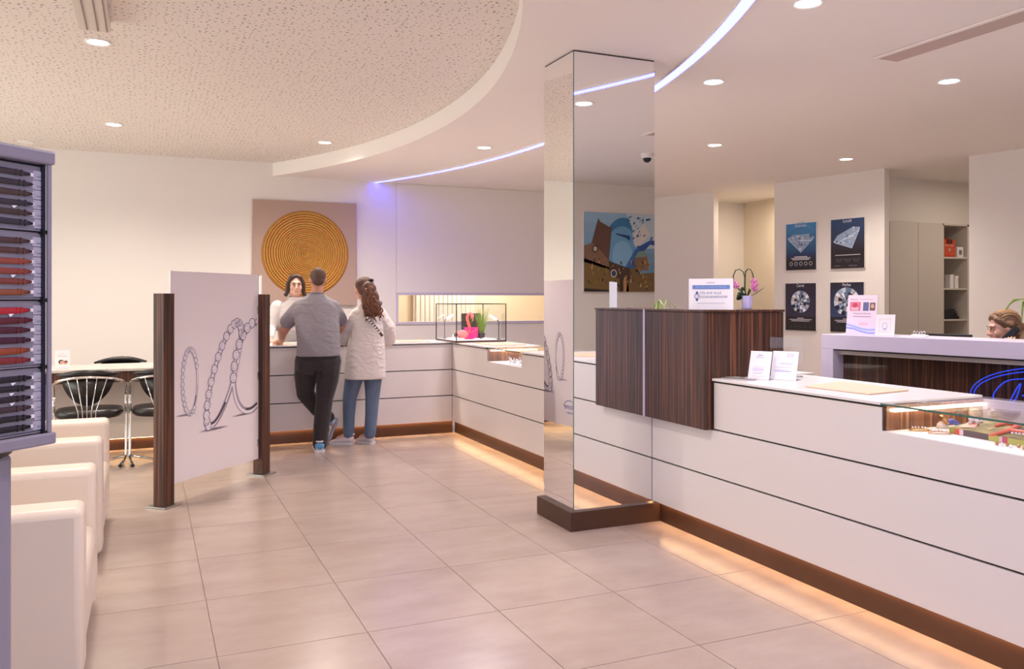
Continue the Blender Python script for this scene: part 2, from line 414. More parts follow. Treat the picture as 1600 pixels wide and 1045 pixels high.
for x0, x1 in ((-3.04, -.95), (-.89, 1.27), (1.33, 3.44)): MB().box(x0, x1, -1.645, -1.635, .2, 2.7).build('pane', M['glass'], w2)
struct('wall_alcove', MB().box(4.6, 8.9, -.77, -.65, 0, HL).box(4.6, 4.72, -1.7, -.77, 0, HL), M['wall'])
# slanted partition on the right with two openings, and the rooms behind it
def wa(y, d=0): return (8.35-.18*(y-5.75)+d*.984, y+d*.177)
def seg(ya, yb, z0=0, z1=HL): return MB().prism([wa(ya), wa(yb), wa(yb, .1), wa(ya, .1)], z0, z1)
struct('wall_right', MB().prism([(7.19, 10.9), wa(9.951), wa(9.951, .1), (7.32, 10.9)], 0, HL), M['wall'])
struct('wall_right', seg(8.883, 7.305), M['wall'])
struct('wall_right', seg(6.325, -.8), M['wall'])
struct('wall_niche', MB().box(8.93, 9.03, 8.45, 10.95, 0, HL), mat('niche_paint', '#ecdfca', .75))
struct('wall_niche', MB().box(7.95, 9.03, 8.35, 8.45, 0, HL), M['wall'])
struct('wall_staff_room', MB().box(8.2, 11, 7.79, 8.34, 2.45, HL).box(10.85, 10.95, 5.0, 8.34, 0, HL).box(8.45, 10.95, 4.9, 5.0, 0, HL), M['wall'])
# round LED cove
def arc_ring(r0, r1, z0, z1, aa, ab, n=96):
    m = MB(); rings = []
    for i in range(n+1):
        a = aa+(ab-aa)*i/n; c, s_ = math.cos(a), math.sin(a)
        rings.append([(CX+r0*c, CY_+r0*s_, z0), (CX+r1*c, CY_+r1*s_, z0), (CX+r1*c, CY_+r1*s_, z1), (CX+r0*c, CY_+r0*s_, z1)])
    return m.loft(rings)
aa = math.asin((10.895-CY_)/RS)
led = thing('led_light_strip', 'curved blue-white led light line set in the smooth ceiling', 'light', (CX, CY_, HL))
arc_ring(RS-.036, RS+.036, HL-.012, HL, aa, -1.12).build('diffuser', M['led'], led)
arc_ring(RS-.042, RS-.036, HL-.014, HL, aa, -1.12).build('edge_profile', M['ring'], led); arc_ring(RS+.036, RS+.042, HL-.014, HL, aa, -1.12).build('edge_profile', M['ring'], led)

# recessed downlights, each with its own lamp
PWR = 15
def downlight(x, y, z, label, on=True, k=1.0):
    t = thing('downlight', label, 'light', (x, y, z), 0, 'recessed ceiling downlights')
    MB().lathe([(.062, 0), (.083, 0), (.083, -.006), (.074, -.010), (.064, -.006), (.062, 0)], (x, y, z), 28, False).build('trim_ring', M['ring'], t, smooth=True)
    MB().lathe([(.0001, -.0045), (.0635, -.0045), (.0635, -.0005), (.0001, -.0005)], (x, y, z), 28).build('diffuser', M['lamp'] if on else M['ring'], t)
    if on:
        l = bpy.data.lights.new('downlight_lamp', 'SPOT'); l.energy = PWR*k*9; l.color = WARM; l.spot_size = math.radians(150); l.spot_blend = 1.0; l.shadow_soft_size = .06
        lo = bpy.data.objects.new('downlight_lamp', l); COL.objects.link(lo); lo.parent = t; lo.location = (0, 0, -.05)
    return t
for x, y, z, lb in [(3.187, 7.96, HL, 'round downlight in the smooth ceiling left of the mirror column'),
                    (3.73, 4.89, HL, 'round downlight just right of the blue-white led line'),
                    (5.264, 4.195, HL, 'round downlight near the right edge under the ceiling slot'),
                    (5.272, 6.89, HL, 'round downlight over the dark wood cabinet end'),
                    (7.14, 6.99, HL, 'round downlight above the four diamond posters'),
                    (3.194, 3.39, HL, 'downlight cut by the top edge of the picture'),
                    (-.3, 6.235, HR, 'round downlight at the end of the slotted ceiling track'),
                    (-.296, 9.114, HR, 'downlight in the perforated ceiling above the dining chairs'),
                    (1.80, 9.218, HR, 'downlight in the perforated ceiling above the gold circle painting')]:
    downlight(x, y, z, lb, True, {7.14: .6, 3.73: .72, 3.194: .6, 5.272: .85, 1.80: 1.3, -.296: 1.0, 3.187: 1.15}.get(x, 1))
downlight(-1.214, 10.54, HR, 'unlit round downlight above the grey strap display stand', False)
for x, y, z, lb in [(.9, 3.2, HR, 'added downlight above the picture over the empty floor before the screen'), (-2.2, 4.2, HR, 'added downlight left of the picture over the armchairs'), (-2.3, 7.6, HR, 'added downlight left of the picture near the added side window'), (.2, .6, HL, 'added downlight behind the viewer over the shop entrance'), (5.2, 1.5, HL, 'added downlight right of the picture over the staff aisle'), (2.9, .6, HL, 'added downlight behind the viewer over the near counter end')]:
    downlight(x, y, z, lb, True, {.2: .4, 2.9: .35, 5.2: .7, -2.2: .75}.get(x, 1))  # unseen downlights, added beyond the frame to give the room more light
# niche and rear room ceiling lamps (their glow is visible, the lamps are not)
for x, y, z, p in [(8.35, 9.6, 2.95, 15), (4.6, 11.75, 2.8, 48), (9.6, 6.6, 2.95, 10)]:
    area('room_lamp', (x, y, z), (0, 0, 0), .4, .4, p, (1, .85, .70))
# ceiling slot on the right, slotted track top left, camera dome seen in the mirror
t = thing('ceiling_slot', 'long recessed air slot in the smooth ceiling at top right', 'vent', (4.41, 3.2, HL))
MB().box(4.30, 4.52, 2.5, 3.99, HL-.004, HL).build('cover_plate', mat('slot_plate', '#c9b4ab', .6), t)
MB().box(4.30, 4.33, 2.5, 3.99, HL-.012, HL-.004).build('flange', M['ceil'], t)
t = thing('slotted_track', 'pale slotted air track on the perforated ceiling at top left', 'vent', (-.29, 5.0, HR))
MB().box(-.385, -.205, 3.6, 5.76, 3.11, HR).build('housing', M['cab'], t, bevel=.004)
for x in (-.335, -.275, -.225): MB().box(x-.004, x+.004, 3.6, 5.74, 3.105, 3.111).build('slot', mat('slot_shadow', '#94887f', .7), t)
t = thing('dome_camera', 'white dome security camera on the ceiling, seen in the mirror column', 'camera', (4.93, 1.63, HL))
MB().lathe([(.065, 0), (.065, -.035), (.05, -.05)], (4.93, 1.63, HL), 20).build('housing', M['ring'], t, smooth=True)
MB().ell((4.93, 1.63, HL-.052), (.046, .046, .045)).build('dome', M['blackp'], t, smooth='all')

# ------------------------------------------------------------------ counters
PX, PY = 3.03, 8.506
ROWS = ((.134, .405), (.415, .685), (.695, .963))
def glow(loc, rot, length, p, parent):
    o = area('plinth_lamp', loc, rot, length, .012, p, GLOW); return o
def counter_leg(t, x0, x1, y0, y1, face):
    """carcass, plinth, hidden warm strip; face 'x' looks to -X, 'y' looks to -Y"""
    if face == 'x':
        MB().box(x0+.02, x1, y0, y1, .15, .972).build('carcass', M['black'], t)
        MB().box(x0+.045, x1-.05, y0, y1, 0, .15).build('plinth', M['bronze'], t)
        MB().box(x0+.024, x0+.040, y0+.02, y1-.02, .138, .148).build('led_strip', M['glow'], t)
    else:
        MB().box(x0, x1, y0+.02, y1, .15, .972).build('carcass', M['black'], t)
        MB().box(x0, x1, y0+.045, y1-.05, 0, .15).build('plinth', M['bronze'], t)
        MB().box(x0+.02, x1-.02, y0+.024, y0+.040, .138, .148).build('led_strip', M['glow'], t)
# near counter (right foreground)
tn = thing('sales_counter', 'white panelled counter in the right foreground running up to the mirror column', 'counter', (3.03, 2.0, 0))
Y0 = -.5
MB().box(PX+.02, 3.69, Y0, 3.97, .15, .845).box(PX+.02, 3.69, 3.97, 4.60, .15, .684).box(PX+.02, 3.69, 2.765, 3.97, .845, .972).box(PX+.02, 3.69, Y0, .9, .845, .972).build('carcass', M['black'], tn)
MB().box(PX+.045, 3.60, Y0, 4.60, 0, .15).build('plinth', M['bronze'], tn)
MB().box(PX+.022, PX+.042, Y0, 4.56, .139, .148).build('led_strip', M['glow'], tn)
for z0, z1 in ROWS[:2]: MB().box(PX, PX+.019, Y0, 4.612, z0, z1).build('drawer_front', M['white'], tn, bevel=.0015)
MB().prism([(Y0, .695), (2.757, .695), (3.966, .695), (3.966, .963), (2.757, .963), (2.757, .855), (.95, .855), (.95, .963), (Y0, .963)], 0, .019)
m_ = MB()
poly = [(Y0, .695), (3.966, .695), (3.966, .963), (2.757, .963), (2.757, .855), (.95, .855), (.95, .963), (Y0, .963)]
n_ = len(poly)
m_.add([(PX, y, z) for y, z in poly]+[(PX+.019, y, z) for y, z in poly], [tuple(range(n_)), tuple(range(2*n_-1, n_-1, -1))]+[(i, i+n_, (i+1) % n_+n_, (i+1) % n_) for i in range(n_)])
m_.build('drawer_front', M['white'], tn)
# glass case sunk into its end
MB().box(PX+.003, 3.67, .95, 2.757, .846, .858).build('display_floor', M['paper'], tn)
MB().box(PX+.012, 3.69, 2.742, 2.757, .855, .972).build('end_panel', M['woodL'], tn)
MB().box(3.672, 3.69, .95, 2.742, .855, .972).build('back_panel', M['lilac'], tn)
MB().box(PX+.004, PX+.012, 2.749, 2.757, .855, .972).build('corner_post', M['bronze'], tn)
MB().box(PX+.03, 3.66, 2.712, 2.741, .945, .957).build('led_bar', M['ledw'], tn)
MB().box(PX, PX+.004, .95, 2.756, .856, .966).build('glass_front', M['glass'], tn)
wn_ = tag(MB().box(3.017, 3.69, 2.757, 3.97, .974, .988).build('worktop', M['top'], bevel=.002), 'white worktop on the right foreground counter between wood cabinet and glass case', 'worktop')
tag(MB().box(3.017, 3.69, Y0, .95, .974, .988).build('worktop', M['top'], bevel=.002), 'white worktop on the near end of the counter, outside the frame', 'worktop')
gt_ = MB().box(3.02, 3.688, .95, 2.755, .9745, .9825).build('glass_top', M['glass'], tn)
MB().box(3.0185, 3.0203, .95, 2.755, .9745, .9825).build('glass_edge', M['glassg'], gt_)
# far counter on the same line, behind the column
tf = thing('sales_counter', 'white panelled counter between mirror column and the inner corner', 'counter', (3.03, 6.8, 0))
MB().box(PX+.02, 3.58, 5.08, 8.52, .15, .83).box(PX+.02, 3.58, 7.51, 8.52, .83, .972).box(PX+.02, 3.58, 5.08, 6.68, .83, .972).build('carcass', M['black'], tf)
MB().box(PX+.045, 3.5, 5.08, 8.55, 0, .15).build('plinth', M['bronze'], tf)
MB().box(PX+.022, PX+.042, 5.1, 8.5, .139, .148).build('led_strip', M['glow'], tf)
for z0, z1 in ROWS[:2]: MB().box(PX, PX+.019, 5.045, PY, z0, z1).build('drawer_front', M['white'], tf)
m_ = MB(); poly = [(5.045, .695), (PY, .695), (PY, .963), (7.5, .963), (7.5, .845), (6.685, .845), (6.685, .963), (5.045, .963)]; n_ = 8
m_.add([(PX, y, z) for y, z in poly]+[(PX+.019, y, z) for y, z in poly], [tuple(range(n_)), tuple(range(2*n_-1, n_-1, -1))]+[(i, i+n_, (i+1) % n_+n_, (i+1) % n_) for i in range(n_)])
m_.build('drawer_front', M['white'], tf)
MB().box(PX+.003, 3.56, 6.69, 7.5, .832, .846).build('display_floor', M['paper'], tf)
MB().box(PX+.01, 3.58, 7.488, 7.5, .845, .972).build('end_panel', M['woodL'], tf)
MB().box(3.56, 3.58, 6.69, 7.488, .845, .972).build('back_panel', M['woodL'], tf)
MB().box(PX+.03, 3.55, 7.455, 7.487, .945, .958).build('led_bar', M['ledw'], tf)
MB().box(PX, PX+.004, 6.685, 7.5, .846, .966).build('glass_front', M['glass'], tf)
tag(MB().box(3.017, 3.60, 7.5, 9.06, .974, .988).box(3.017, 3.60, 5.05, 6.685, .974, .988).build('worktop', M['top']), 'white worktop of the corner counter left of the mirror column', 'worktop')
gt_ = MB().box(3.02, 3.598, 6.686, 7.499, .9745, .9825).build('glass_top', M['glass'], tf)
MB().box(3.0185, 3.0203, 6.686, 7.499, .9745, .9825).build('glass_edge', M['glassg'], gt_)
# back counter where the customers stand
tb = thing('sales_counter', 'white panelled counter behind the standing customers', 'counter', (2.0, 8.5, 0))
counter_leg(tb, 1.0, 3.05, PY, 9.05, 'y')
for z0, z1 in ROWS: MB().box(.98, PX-.003, PY, PY+.019, z0, z1).build('drawer_front', M['white'], tb)
MB().box(.98, .999, PY+.02, 9.05, .134, .963).build('end_panel', M['white'], tb)
tag(MB().box(.97, 3.016, PY-.012, 9.06, .974, .988).build('worktop', M['top']), 'white worktop in front of the gold circle painting', 'worktop')
# ------------------------------------------------------------------ mirror column
tc = thing('mirror_column', 'square column clad in mirror on a dark bronze base', 'column', (2.74, 4.83, 0))
CX0, CX1, CY0, CY1 = 2.45, 3.05, 4.618, 5.04
MB().box(CX0+.006, CX1-.001, CY0+.006, CY1-.006, .12, HL-.001).build('core', M['black'], tc)
MB().box(CX0+.004, CX1, CY0, CY0+.005, .12, HL-.010).build('mirror_panel', M['mirror'], tc)
MB().box(CX0, CX0+.005, CY0+.004, CY1, .12, HL-.010).build('mirror_panel', M['mirror'], tc)
MB().box(CX0+.006, CX1, CY1-.005, CY1, .12, HL-.010).build('mirror_panel', M['mirror'], tc)
MB().box(CX0-.0005, CX0+.0035, CY0-.0005, CY0+.0035, .12, HL-.010).build('glass_edge', M['glassg'], tc)
MB().box(CX0-.034, 3.073, CY0-.029, CY1+.04, 0, .12).build('base', M['bronze'], tc, bevel=.002)
# dark wood cabinet standing in the counter
tw = thing('wood_cabinet', 'tall dark striped wood cabinet set into the counter beside the mirror column', 'cabinet', (3.26, 4.3, .687))
MB().box(2.972, 3.555, 3.976, 4.612, .6875, 1.372).build('body', M['woodD'], tw, bevel=.002)
MB().box(2.966, 3.561, 3.970, 4.606, 1.373, 1.387).build('top_board', M['woodD'], tw, bevel=.002)
MB().box(2.966, 2.974, 4.609, 4.6175, .6875, 1.386).build('edge_trim', M['lilac'], tw)

# ------------------------------------------------------------------ reception desk with neon sign
A = Vector((4.576, 4.718, 0)); U = Vector((4.83-4.576, 3.339-4.718, 0)).normalized(); N = Vector((U.y, -U.x, 0))   # N looks to the room
if N.x > 0: N = -N
RDm = Matrix(((U.x, -N.x, 0), (U.y, -N.y, 0), (0, 0, 1)))
def rb(m, s0, s1, d0, d1, z0, z1):                  # along, depth behind the front, height
    return m.box(s0, s1, d0, d1, z0, z1, None, RDm, A)
td = thing('reception_desk', 'lilac-white reception desk with dark wood front behind the right counter', 'desk', tuple(A))
mm = MB(); rb(mm, 0, 3.6, 0, .40, 1.085, 1.191); rb(mm, 0, .098, 0, .40, 0, 1.085); rb(mm, .098, 3.6, 0, .40, 0, .35); mm.build('frame', M['lilac'], td, bevel=.003)
mm = MB(); rb(mm, .098, 3.6, .125, .14, .35, 1.085); mm.build('front_panel', M['woodD'], td)
mm = MB(); rb(mm, .098, 3.6, .055, .122, 1.046, 1.084); mm.build('light_rail', M['cab'], td)
mm = MB(); rb(mm, .1, 3.6, .006, .012, 1.076, 1.0855); mm.build('shadow_gap', M['black'], td)
mm = MB(); rb(mm, .14, 3.6, .06, .066, .35, 1.07); mm.build('glass_front', M['glass'], td)
ns = thing('neon_sign', 'blue neon oval sign with script lettering on the reception desk front', 'sign', tuple(A+U*1.45))
def dp(s_, z, d=.05): return tuple(A+U*s_-N*d+Vector((0, 0, z)))
def neon(pts, r, m, name): MB().tube(pts, r, 6).build(name, m, ns, smooth='all')
for q, nm in ((0, 'outer_oval'), (.022, 'inner_oval')):
    MB().tube([dp(1.62+(.56-q)*math.cos(a), .845+(.205-q)*math.sin(a)) for a in [2*PI*i/56 for i in range(56)]], .0032, 6, True).build(nm, M['neon'], ns, smooth='all')
def curve(ctrl, n=10):
    out = []
    P = [Vector(p) for p in ctrl]; P = [P[0]]+P+[P[-1]]
    for i in range(1, len(P)-2):
        for k in range(n):
            t_ = k/n; a, b, c_, d_ = P[i-1:i+3]
            out.append(.5*((2*b)+(c_-a)*t_+(2*a-5*b+4*c_-d_)*t_*t_+(3*b-a-3*c_+d_)*t_**3))
    out.append(P[-2]); return out
B1 = curve([(1.29, .80), (1.33, .89), (1.36, .935), (1.325, .83), (1.24, .79), (1.20, .85), (1.28, .945), (1.42, .965), (1.485, .93), (1.44, .875), (1.37, .865), (1.45, .855), (1.47, .81), (1.40, .785), (1.34, .80)])
neon([dp(p.x, p.y) for p in B1], .0036, M['neon'], 'script_letter')
B2 = curve([(1.50, .80), (1.53, .835), (1.55, .84), (1.55, .80), (1.58, .79), (1.60, .835), (1.60, .79), (1.64, .79), (1.65, .835), (1.66, .79), (1.69, .835), (1.71, .79), (1.74, .82), (1.77, .835), (1.75, .79), (1.80, .80)])
neon([dp(p.x, p.y) for p in B2], .0028, M['neon'], 'script_letters')
p_ = PR(dp(0, 0, .058), U, (0, 0, 1)); p_.text('seit 1', 1.465, .935, .055, (0, .3, 1), 1, 'L'); p_.build('lettering', ns, M['neonl'])
# ------------------------------------------------------------------ folding screen between seats and counter
def V2(a): return Vector((a[0], a[1], 0))
ta = V2((.111, 6.31)); tb_ = V2((.872, 7.138)); tc_ = V2((.975, 8.40))
ts = thing('divider_screen', 'two-winged glass screen printed with diamond rings between dark wood posts', 'screen', tuple(ta))
d1 = (tb_-ta).normalized(); q1 = Vector((-d1.y, d1.x, 0)); ang = math.atan2(d1.y, d1.x)
for p in (ta, tb_, tc_):
    R = Matrix.Rotation(ang, 3, 'Z')
    MB().box(-.052, .052, -.045, .045, .012, 1.49, None, R, p).build('post', M['woodD'], ts, bevel=.002)
    MB().box(-.085, .085, -.085, .085, 0, .012, None, R, p).build('base_plate', M['steel'], ts, bevel=.002)
def wing(a, b, nm, first):
    d = (b-a).normalized(); n = Vector((d.y, -d.x, 0)); R = Matrix(((d.x, -n.x, 0), (d.y, -n.y, 0), (0, 0, 1)))
    Lw = (b-a).length
    g0 = .058; g1 = Lw-.05
    def loc(s, z, off=0): return tuple(a+d*s+n*off+Vector((0, 0, z)))
    MB().box(g0, g1, -.005, .005, .14, 1.65, None, R, a).build('glass_panel', M['film'], ts)
    MB().box(g1, g1+.004, -.005, .005, .14, 1.65, None, R, a).build('glass_edge', M['glassg'], ts)
    for z in (1.36, .82, .27):
        for s in (g0, g1): MB().box(s-.018, s+.02, -.014, .014, z-.03, z+.03, None, R, a).build('clamp', M['steel'], ts, bevel=.002)
    W_ = g1-g0
    p = PR(loc(g0, 0, .0056), d, (0, 0, 1), .0004)
    rnd = random.Random(3); OX = 0 if first else .40
    def eternity(cx, cy, rx, ry, rot, bead, t0, t1, band):
        cx += OX
        cr, sr = math.cos(rot), math.sin(rot)
        def pt(a_, k=1): return (cx+rx*k*math.cos(a_)*cr-ry*k*math.sin(a_)*sr, cy+rx*k*math.cos(a_)*sr+ry*k*math.sin(a_)*cr)
        # polished inner band
        p.line([pt(2*PI*i/60, .97) for i in range(60)], band, '#a89ca8', 1, True)
        p.line([pt(2*PI*i/60, .99) for i in range(60)], band*.45, '#eee7ec', 2, True)
        p.line([pt(PI*1.5+i*.05, .93) for i in range(22)], band*.35, '#4d444e', 3); p.line([pt(PI*1.62+i*.05, 1.03) for i in range(22)], band*.16, '#8a7f8c', 3)
        k = int((t1-t0)*(rx+ry)/2/(bead*1.75))
        for i in range(k):
            x, y = pt(t0+(t1-t0)*(i+.5)/k)
            p.disc(x, y, bead*1.04, bead*1.04, '#82778a', 4, 12); p.disc(x, y, bead*.86, bead*.86, '#e9e2e9', 5, 12)
            for j in range(9):
                a_ = rnd.random()*6.28; r_ = bead*.5
                x1, y1 = x+r_*math.cos(a_), y+r_*math.sin(a_)
                p.poly([(x1, y1), (x1+bead*.35*math.cos(a_+1.9), y1+bead*.35*math.sin(a_+1.9)), (x1+bead*.35*math.cos(a_-1.7), y1+bead*.35*math.sin(a_-1.7))], rnd.choice(['#8a808c', '#5e5562', '#c7bfca', '#fbf8fb', '#75697a']), 6)
            p.disc(x+bead*.9, y+bead*.3, bead*.16, bead*.16, '#4f4653', 7, 6); p.disc(x-bead*.7, y-bead*.6, bead*.16, bead*.16, '#6d6471', 7, 6)
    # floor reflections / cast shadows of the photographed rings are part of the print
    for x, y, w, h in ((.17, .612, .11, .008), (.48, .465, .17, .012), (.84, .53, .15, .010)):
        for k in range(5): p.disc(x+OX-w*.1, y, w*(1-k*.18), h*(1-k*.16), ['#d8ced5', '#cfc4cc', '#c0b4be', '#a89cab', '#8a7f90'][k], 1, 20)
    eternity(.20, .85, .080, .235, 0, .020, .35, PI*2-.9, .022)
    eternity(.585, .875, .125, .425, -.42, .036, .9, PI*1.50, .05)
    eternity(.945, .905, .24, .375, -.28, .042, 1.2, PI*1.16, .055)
    if not first:
        p.line([(.40+.115*math.cos(a_), .335+.07*math.sin(a_)) for a_ in [PI*.02+PI*.96*i/20 for i in range(21)]], .008, '#7f86c4', 2)
        p.text('Blome', .40, .315, .085, '#6f78bc', 2); p.text('Juwelier', .40, .27, .035, '#8d94c8', 2)
    cl = MB()
    for f, c in zip(p.mb.f, p.mb.c):
        q = [Vector(p.mb.v[i]) for i in f]
        if all(.004 < (v-Vector(loc(g0, 0))).dot(d) < W_-.004 for v in q): cl.add([tuple(v) for v in q], [tuple(range(len(q)))], c)
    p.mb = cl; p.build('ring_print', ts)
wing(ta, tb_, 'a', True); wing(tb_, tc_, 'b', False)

# ------------------------------------------------------------------ seating area on the left
tt = thing('service_desk', 'long desk with pale stone top and dark wood apron behind the chrome chairs', 'desk', (-1.4, 8.6, 0))
MB().box(-3.4, .80, 8.40, 9.10, .790, .815).build('tabletop', M['stone'], tt, bevel=.003)
MB().box(-3.39, .79, 8.42, 9.06, .69, .789).build('apron', M['woodD'], tt)
MB().box(-3.39, .79, 8.80, 9.04, .115, .689).build('front_panel', M['cab'], tt)
MB().box(-3.38, .78, 8.84, 9.02, 0, .115).build('plinth', M['bronze'], tt)
MB().box(-3.38, .78, 8.815, 8.835, .112, .122).build('led_strip', M['glow'], tt)
for x in (-1.9, -.33): MB().box(x-.002, x+.002, 8.3995, 8.402, .789, .816).build('top_joint', M['bronze'], tt)

def chair(label):
    t = thing('dining_chair', label, 'chair', (0, 0, 0), 0, 'chrome and black leather chairs at the service desk')
    # local: front is +Y
    seat = MB().stations([(0, .02, .425, .20, .19), (0, .02, .432, .245, .235), (0, .02, .455, .268, .25), (0, .02, .48, .27, .25), (0, .02, .50, .255, .235), (0, .02, .507, .20, .18)], 28, 2.6)
    seat.build('seat', M['leatherB'], t, False, 'all')
    rail = []
    for i in range(25):
        a = PI*(i/24); x = -.285*math.cos(a); y = .10-.34*math.sin(a)**.8
        rail.append((x, y, .70+.09*math.sin(a)**1.0))
    rail = [(-.285, .10, .60), (-.287, .10, .66)]+rail[1:-1]+[(.287, .10, .66), (.285, .10, .60)]
    MB().tube(rail, .0125, 10).build('back_rail', M['chrome'], t, False, 'all')
    for s in (-1, 1):
        MB().tube([(s*.285, .10, .60), (s*.285, .10, .52), (s*.285, .09, .09), (s*.285, .07, .045), (s*.27, 0, .020), (s*.25, -.16, .014)], .0125, 10).build('leg', M['chrome'], t, False, 'all')
        MB().tube([(s*.285, .10, .46), (s*.27, .06, .44), (s*.2, .03, .425)], .008, 8).build('seat_bracket', M['chrome'], t, False, 'all')
        MB().ell((s*.25, -.165, .014), (.018, .03, .014)).build('glide', M['blackp'], t, False, 'all')
    MB().tube([(-.285, .085, .06), (-.1, .06, .02), (.1, .06, .02), (.285, .085, .06)], .011, 8).build('floor_bar', M['chrome'], t, False, 'all')
    # upholstered back: half moon hanging from the rail with a padded roll above
    m = MB(); rings = []
    for k in range(-12, 13):
        x = k/12*.205; y = .10-.34*math.sqrt(max(0, 1-(x/.285)**2))**.8
        zb = .79-.215*math.sqrt(max(0, 1-(k/12)**2))**1.1-.03*(1-abs(k/12)); zt = .70+.09*math.sqrt(max(0, 1-(x/.285)**2))+.02
        zb = min(zb, zt-.02)
        rings.append([(x, y+.014, zb), (x, y+.034, zb+.01), (x, y+.034, zt), (x, y+.014, zt)])
    m.loft(rings).build('backrest', M['leatherB'], t, False, 'all')
    m = MB().tube([(x, .10-.34*math.sqrt(max(0, 1-(x/.285)**2))**.8+.03, .80+.022*(1-(x/.24)**2)) for x in [-.24+.48*i/16 for i in range(17)]], [.008+.022*math.sin(PI*(i+.6)/17.2) for i in range(17)], 10)
    m.build('head_roll', M['leatherB'], t, False, 'all')
    for k in range(-2, 3):
        MB().tube([(k*.075, -.250+abs(k)*.012, .785-abs(k)*.006), (k*.034, -.252, .50), (k*.032, -.238, .43)], .0045, 6).build('spoke', M['chrome'], t, False, 'all')
    return t
ch = chair('chrome and black leather chair just right of the strap stand, back turned'); rzc = -.02
ch.location = (-.455, 8.10, 0); ch.rotation_euler = (0, 0, rzc)
dup(ch, (.145, 8.06, 0), -.04, 'chrome and black leather chair partly hidden by the left screen post')
dup(ch, (-.245, 9.42, 0), PI, 'chair behind the service desk, only its rounded back top showing')
cdp = Vector((-.70, 8.56, .815))
t = thing('card_stand', 'small white picture card standing on the service desk', 'card', tuple(cdp))
MB().box(-.76, -.64, 8.555, 8.560, .815, .985).build('card', M['paper'], t)
p = PR((-.76, 8.5545, .815), (1, 0, 0), (0, 0, 1)); p.disc(.05, .065, .022, .02, '#3d2a22', 1); p.disc(.056, .06, .016, .015, '#d9a98f', 2); p.disc(.085, .058, .016, .015, '#d39f84', 2); p.disc(.088, .068, .015, .009, '#7d4a32', 3)
p.rect(.02, .115, .10, .119, '#c9a5a5', 1); p.rect(.02, .135, .08, .138, '#c9b5b5', 1); p.build('picture_print', t)
MB().box(-.75, -.65, 8.53, 8.60, .815, .818).build('foot', M['acryl'], t)

def armchair(label):
    t = thing('armchair', label, 'armchair', (0, 0, 0), 0, 'cream leather tub armchairs along the left')
    # local: front is +X; width along Y
    def slab(x0, x1, y0, y1, z0, z1, nm, r=.032): MB().box(x0, x1, y0, y1, z0, z1).build(nm, M['leatherW'], t, False, True, r, 4)
    slab(-.80, 0, -.50, -.31, .035, .672, 'armrest'); slab(-.80, 0, .31, .50, .035, .672, 'armrest')
    slab(-.92, -.70, -.50, .50, .035, .80, 'backrest', .06)
    slab(-.72, -.012, -.305, .305, .05, .26, 'seat_base', .02)
    slab(-.70, .006, -.303, .303, .255, .425, 'seat_cushion', .05)
    for x in (-.84, -.06):
        for y in (-.44, .44): MB().lathe([(.022, 0), (.026, .04)], (x, y, 0), 14).build('foot', M['blackp'], t, False, True)
    return t
a1_ = armchair('nearest cream leather tub armchair in the left foreground'); a1_.location = (-.215, 3.97, 0)
dup(a1_, (-.225, 5.63, 0), 0, 'second cream leather tub armchair behind the nearest one')

# ------------------------------------------------------------------ watch strap display stand, left foreground
C0 = Vector((-.199, 2.272, 0)); Wd = Vector((.7036, .7105, 0)); Nf = Vector((.7105, -.7036, 0)); Dw = -Wd
def sp(t_, off, z): return tuple(C0-Wd*t_+Nf*off+Vector((0, 0, z)))
Rs = Matrix(((-Wd.x, Nf.x, 0), (-Wd.y, Nf.y, 0), (0, 0, 1)))     # local x runs left along the face, y outwards
S_ = .42
ctr = C0-Wd*S_/2-Nf*S_/2
st = thing('display_stand', 'grey swivel tower display full of watch straps in the left foreground', 'display', (ctr.x, ctr.y, 0))
def sb(t0, t1, o0, o1, z0, z1): return MB().box(t0, t1, o0, o1, z0, z1, None, Rs, C0)
sb(0, S_, -S_, 0, 1.771, 1.804).build('top_cap', M['greyM'], st, bevel=.006)
sb(-.002, S_, -S_, .0, 1.103, 1.131).build('tray', M['greyM'], st, bevel=.005)
for t0, t1 in ((.008, .0175), (S_-.0175, S_-.008)):
    for o0 in (-.014, -S_+.004): sb(t0, t1, o0, o0+.010, 1.131, 1.771).build('post', M['greyM'], st, bevel=.002)
sb(.012, S_-.012, -.040, -.033, 1.131, 1.771).build('dark_back', M['darkblue'], st)
sb(.013, .030, -S_+.03, -.040, 1.131, 1.771).build('side_panel', M['greyD'], st); sb(.0176, .0235, -.032, -.014, 1.131, 1.771).build('dark_strip', M['darkblue'], st)
MB().lathe([(.19, 1.080), (.205, 1.088), (.205, 1.103)], (ctr.x, ctr.y, 0), 32).build('swivel_plate', M['blackp'], st, smooth=True)
MB().box(-.147, .147, -.147, .147, .04, 1.085, None, Rs, ctr).build('column', M['greyM'], st, bevel=.012)
MB().lathe([(.24, 0), (.24, .03), (.12, .045)], (ctr.x, ctr.y, 0), 32).build('base', M['greyM'], st, smooth=True)
TZ = [(1.615, 1.765), (1.453, 1.608), (1.294, 1.446), (1.137, 1.287)]
SCOL = [['#3a3033', '#352f33', '#4a3833', '#363036', '#42332f', '#332d36'], ['#4a3230', '#54342e', '#8f4433', '#8a3c30', '#7a3a30', '#8a4a2e'],
        ['#b0252e', '#5a1e26', '#4c1828', '#42182a', '#8f3f22', '#7e2629'], ['#1e1820', '#1c181f', '#231a22', '#3c2a2e', '#17151c', '#1a1519']]
CN = [['dark grey brown']*6, ['dark brown', 'dark brown', 'tan', 'tan', 'tan', 'tan'], ['bright red', 'dark red', 'wine red', 'dark wine', 'rust brown', 'red brown'], ['black', 'black', 'black', 'dark brown', 'black', 'black']]
ORD = ['first', 'second', 'third', 'fourth', 'fifth', 'sixth']; TN = ['top tier', 'second tier', 'third tier', 'bottom tier']
mlabel = mat('label_card', '#b4adb9', .45); smat = {}
proto = None
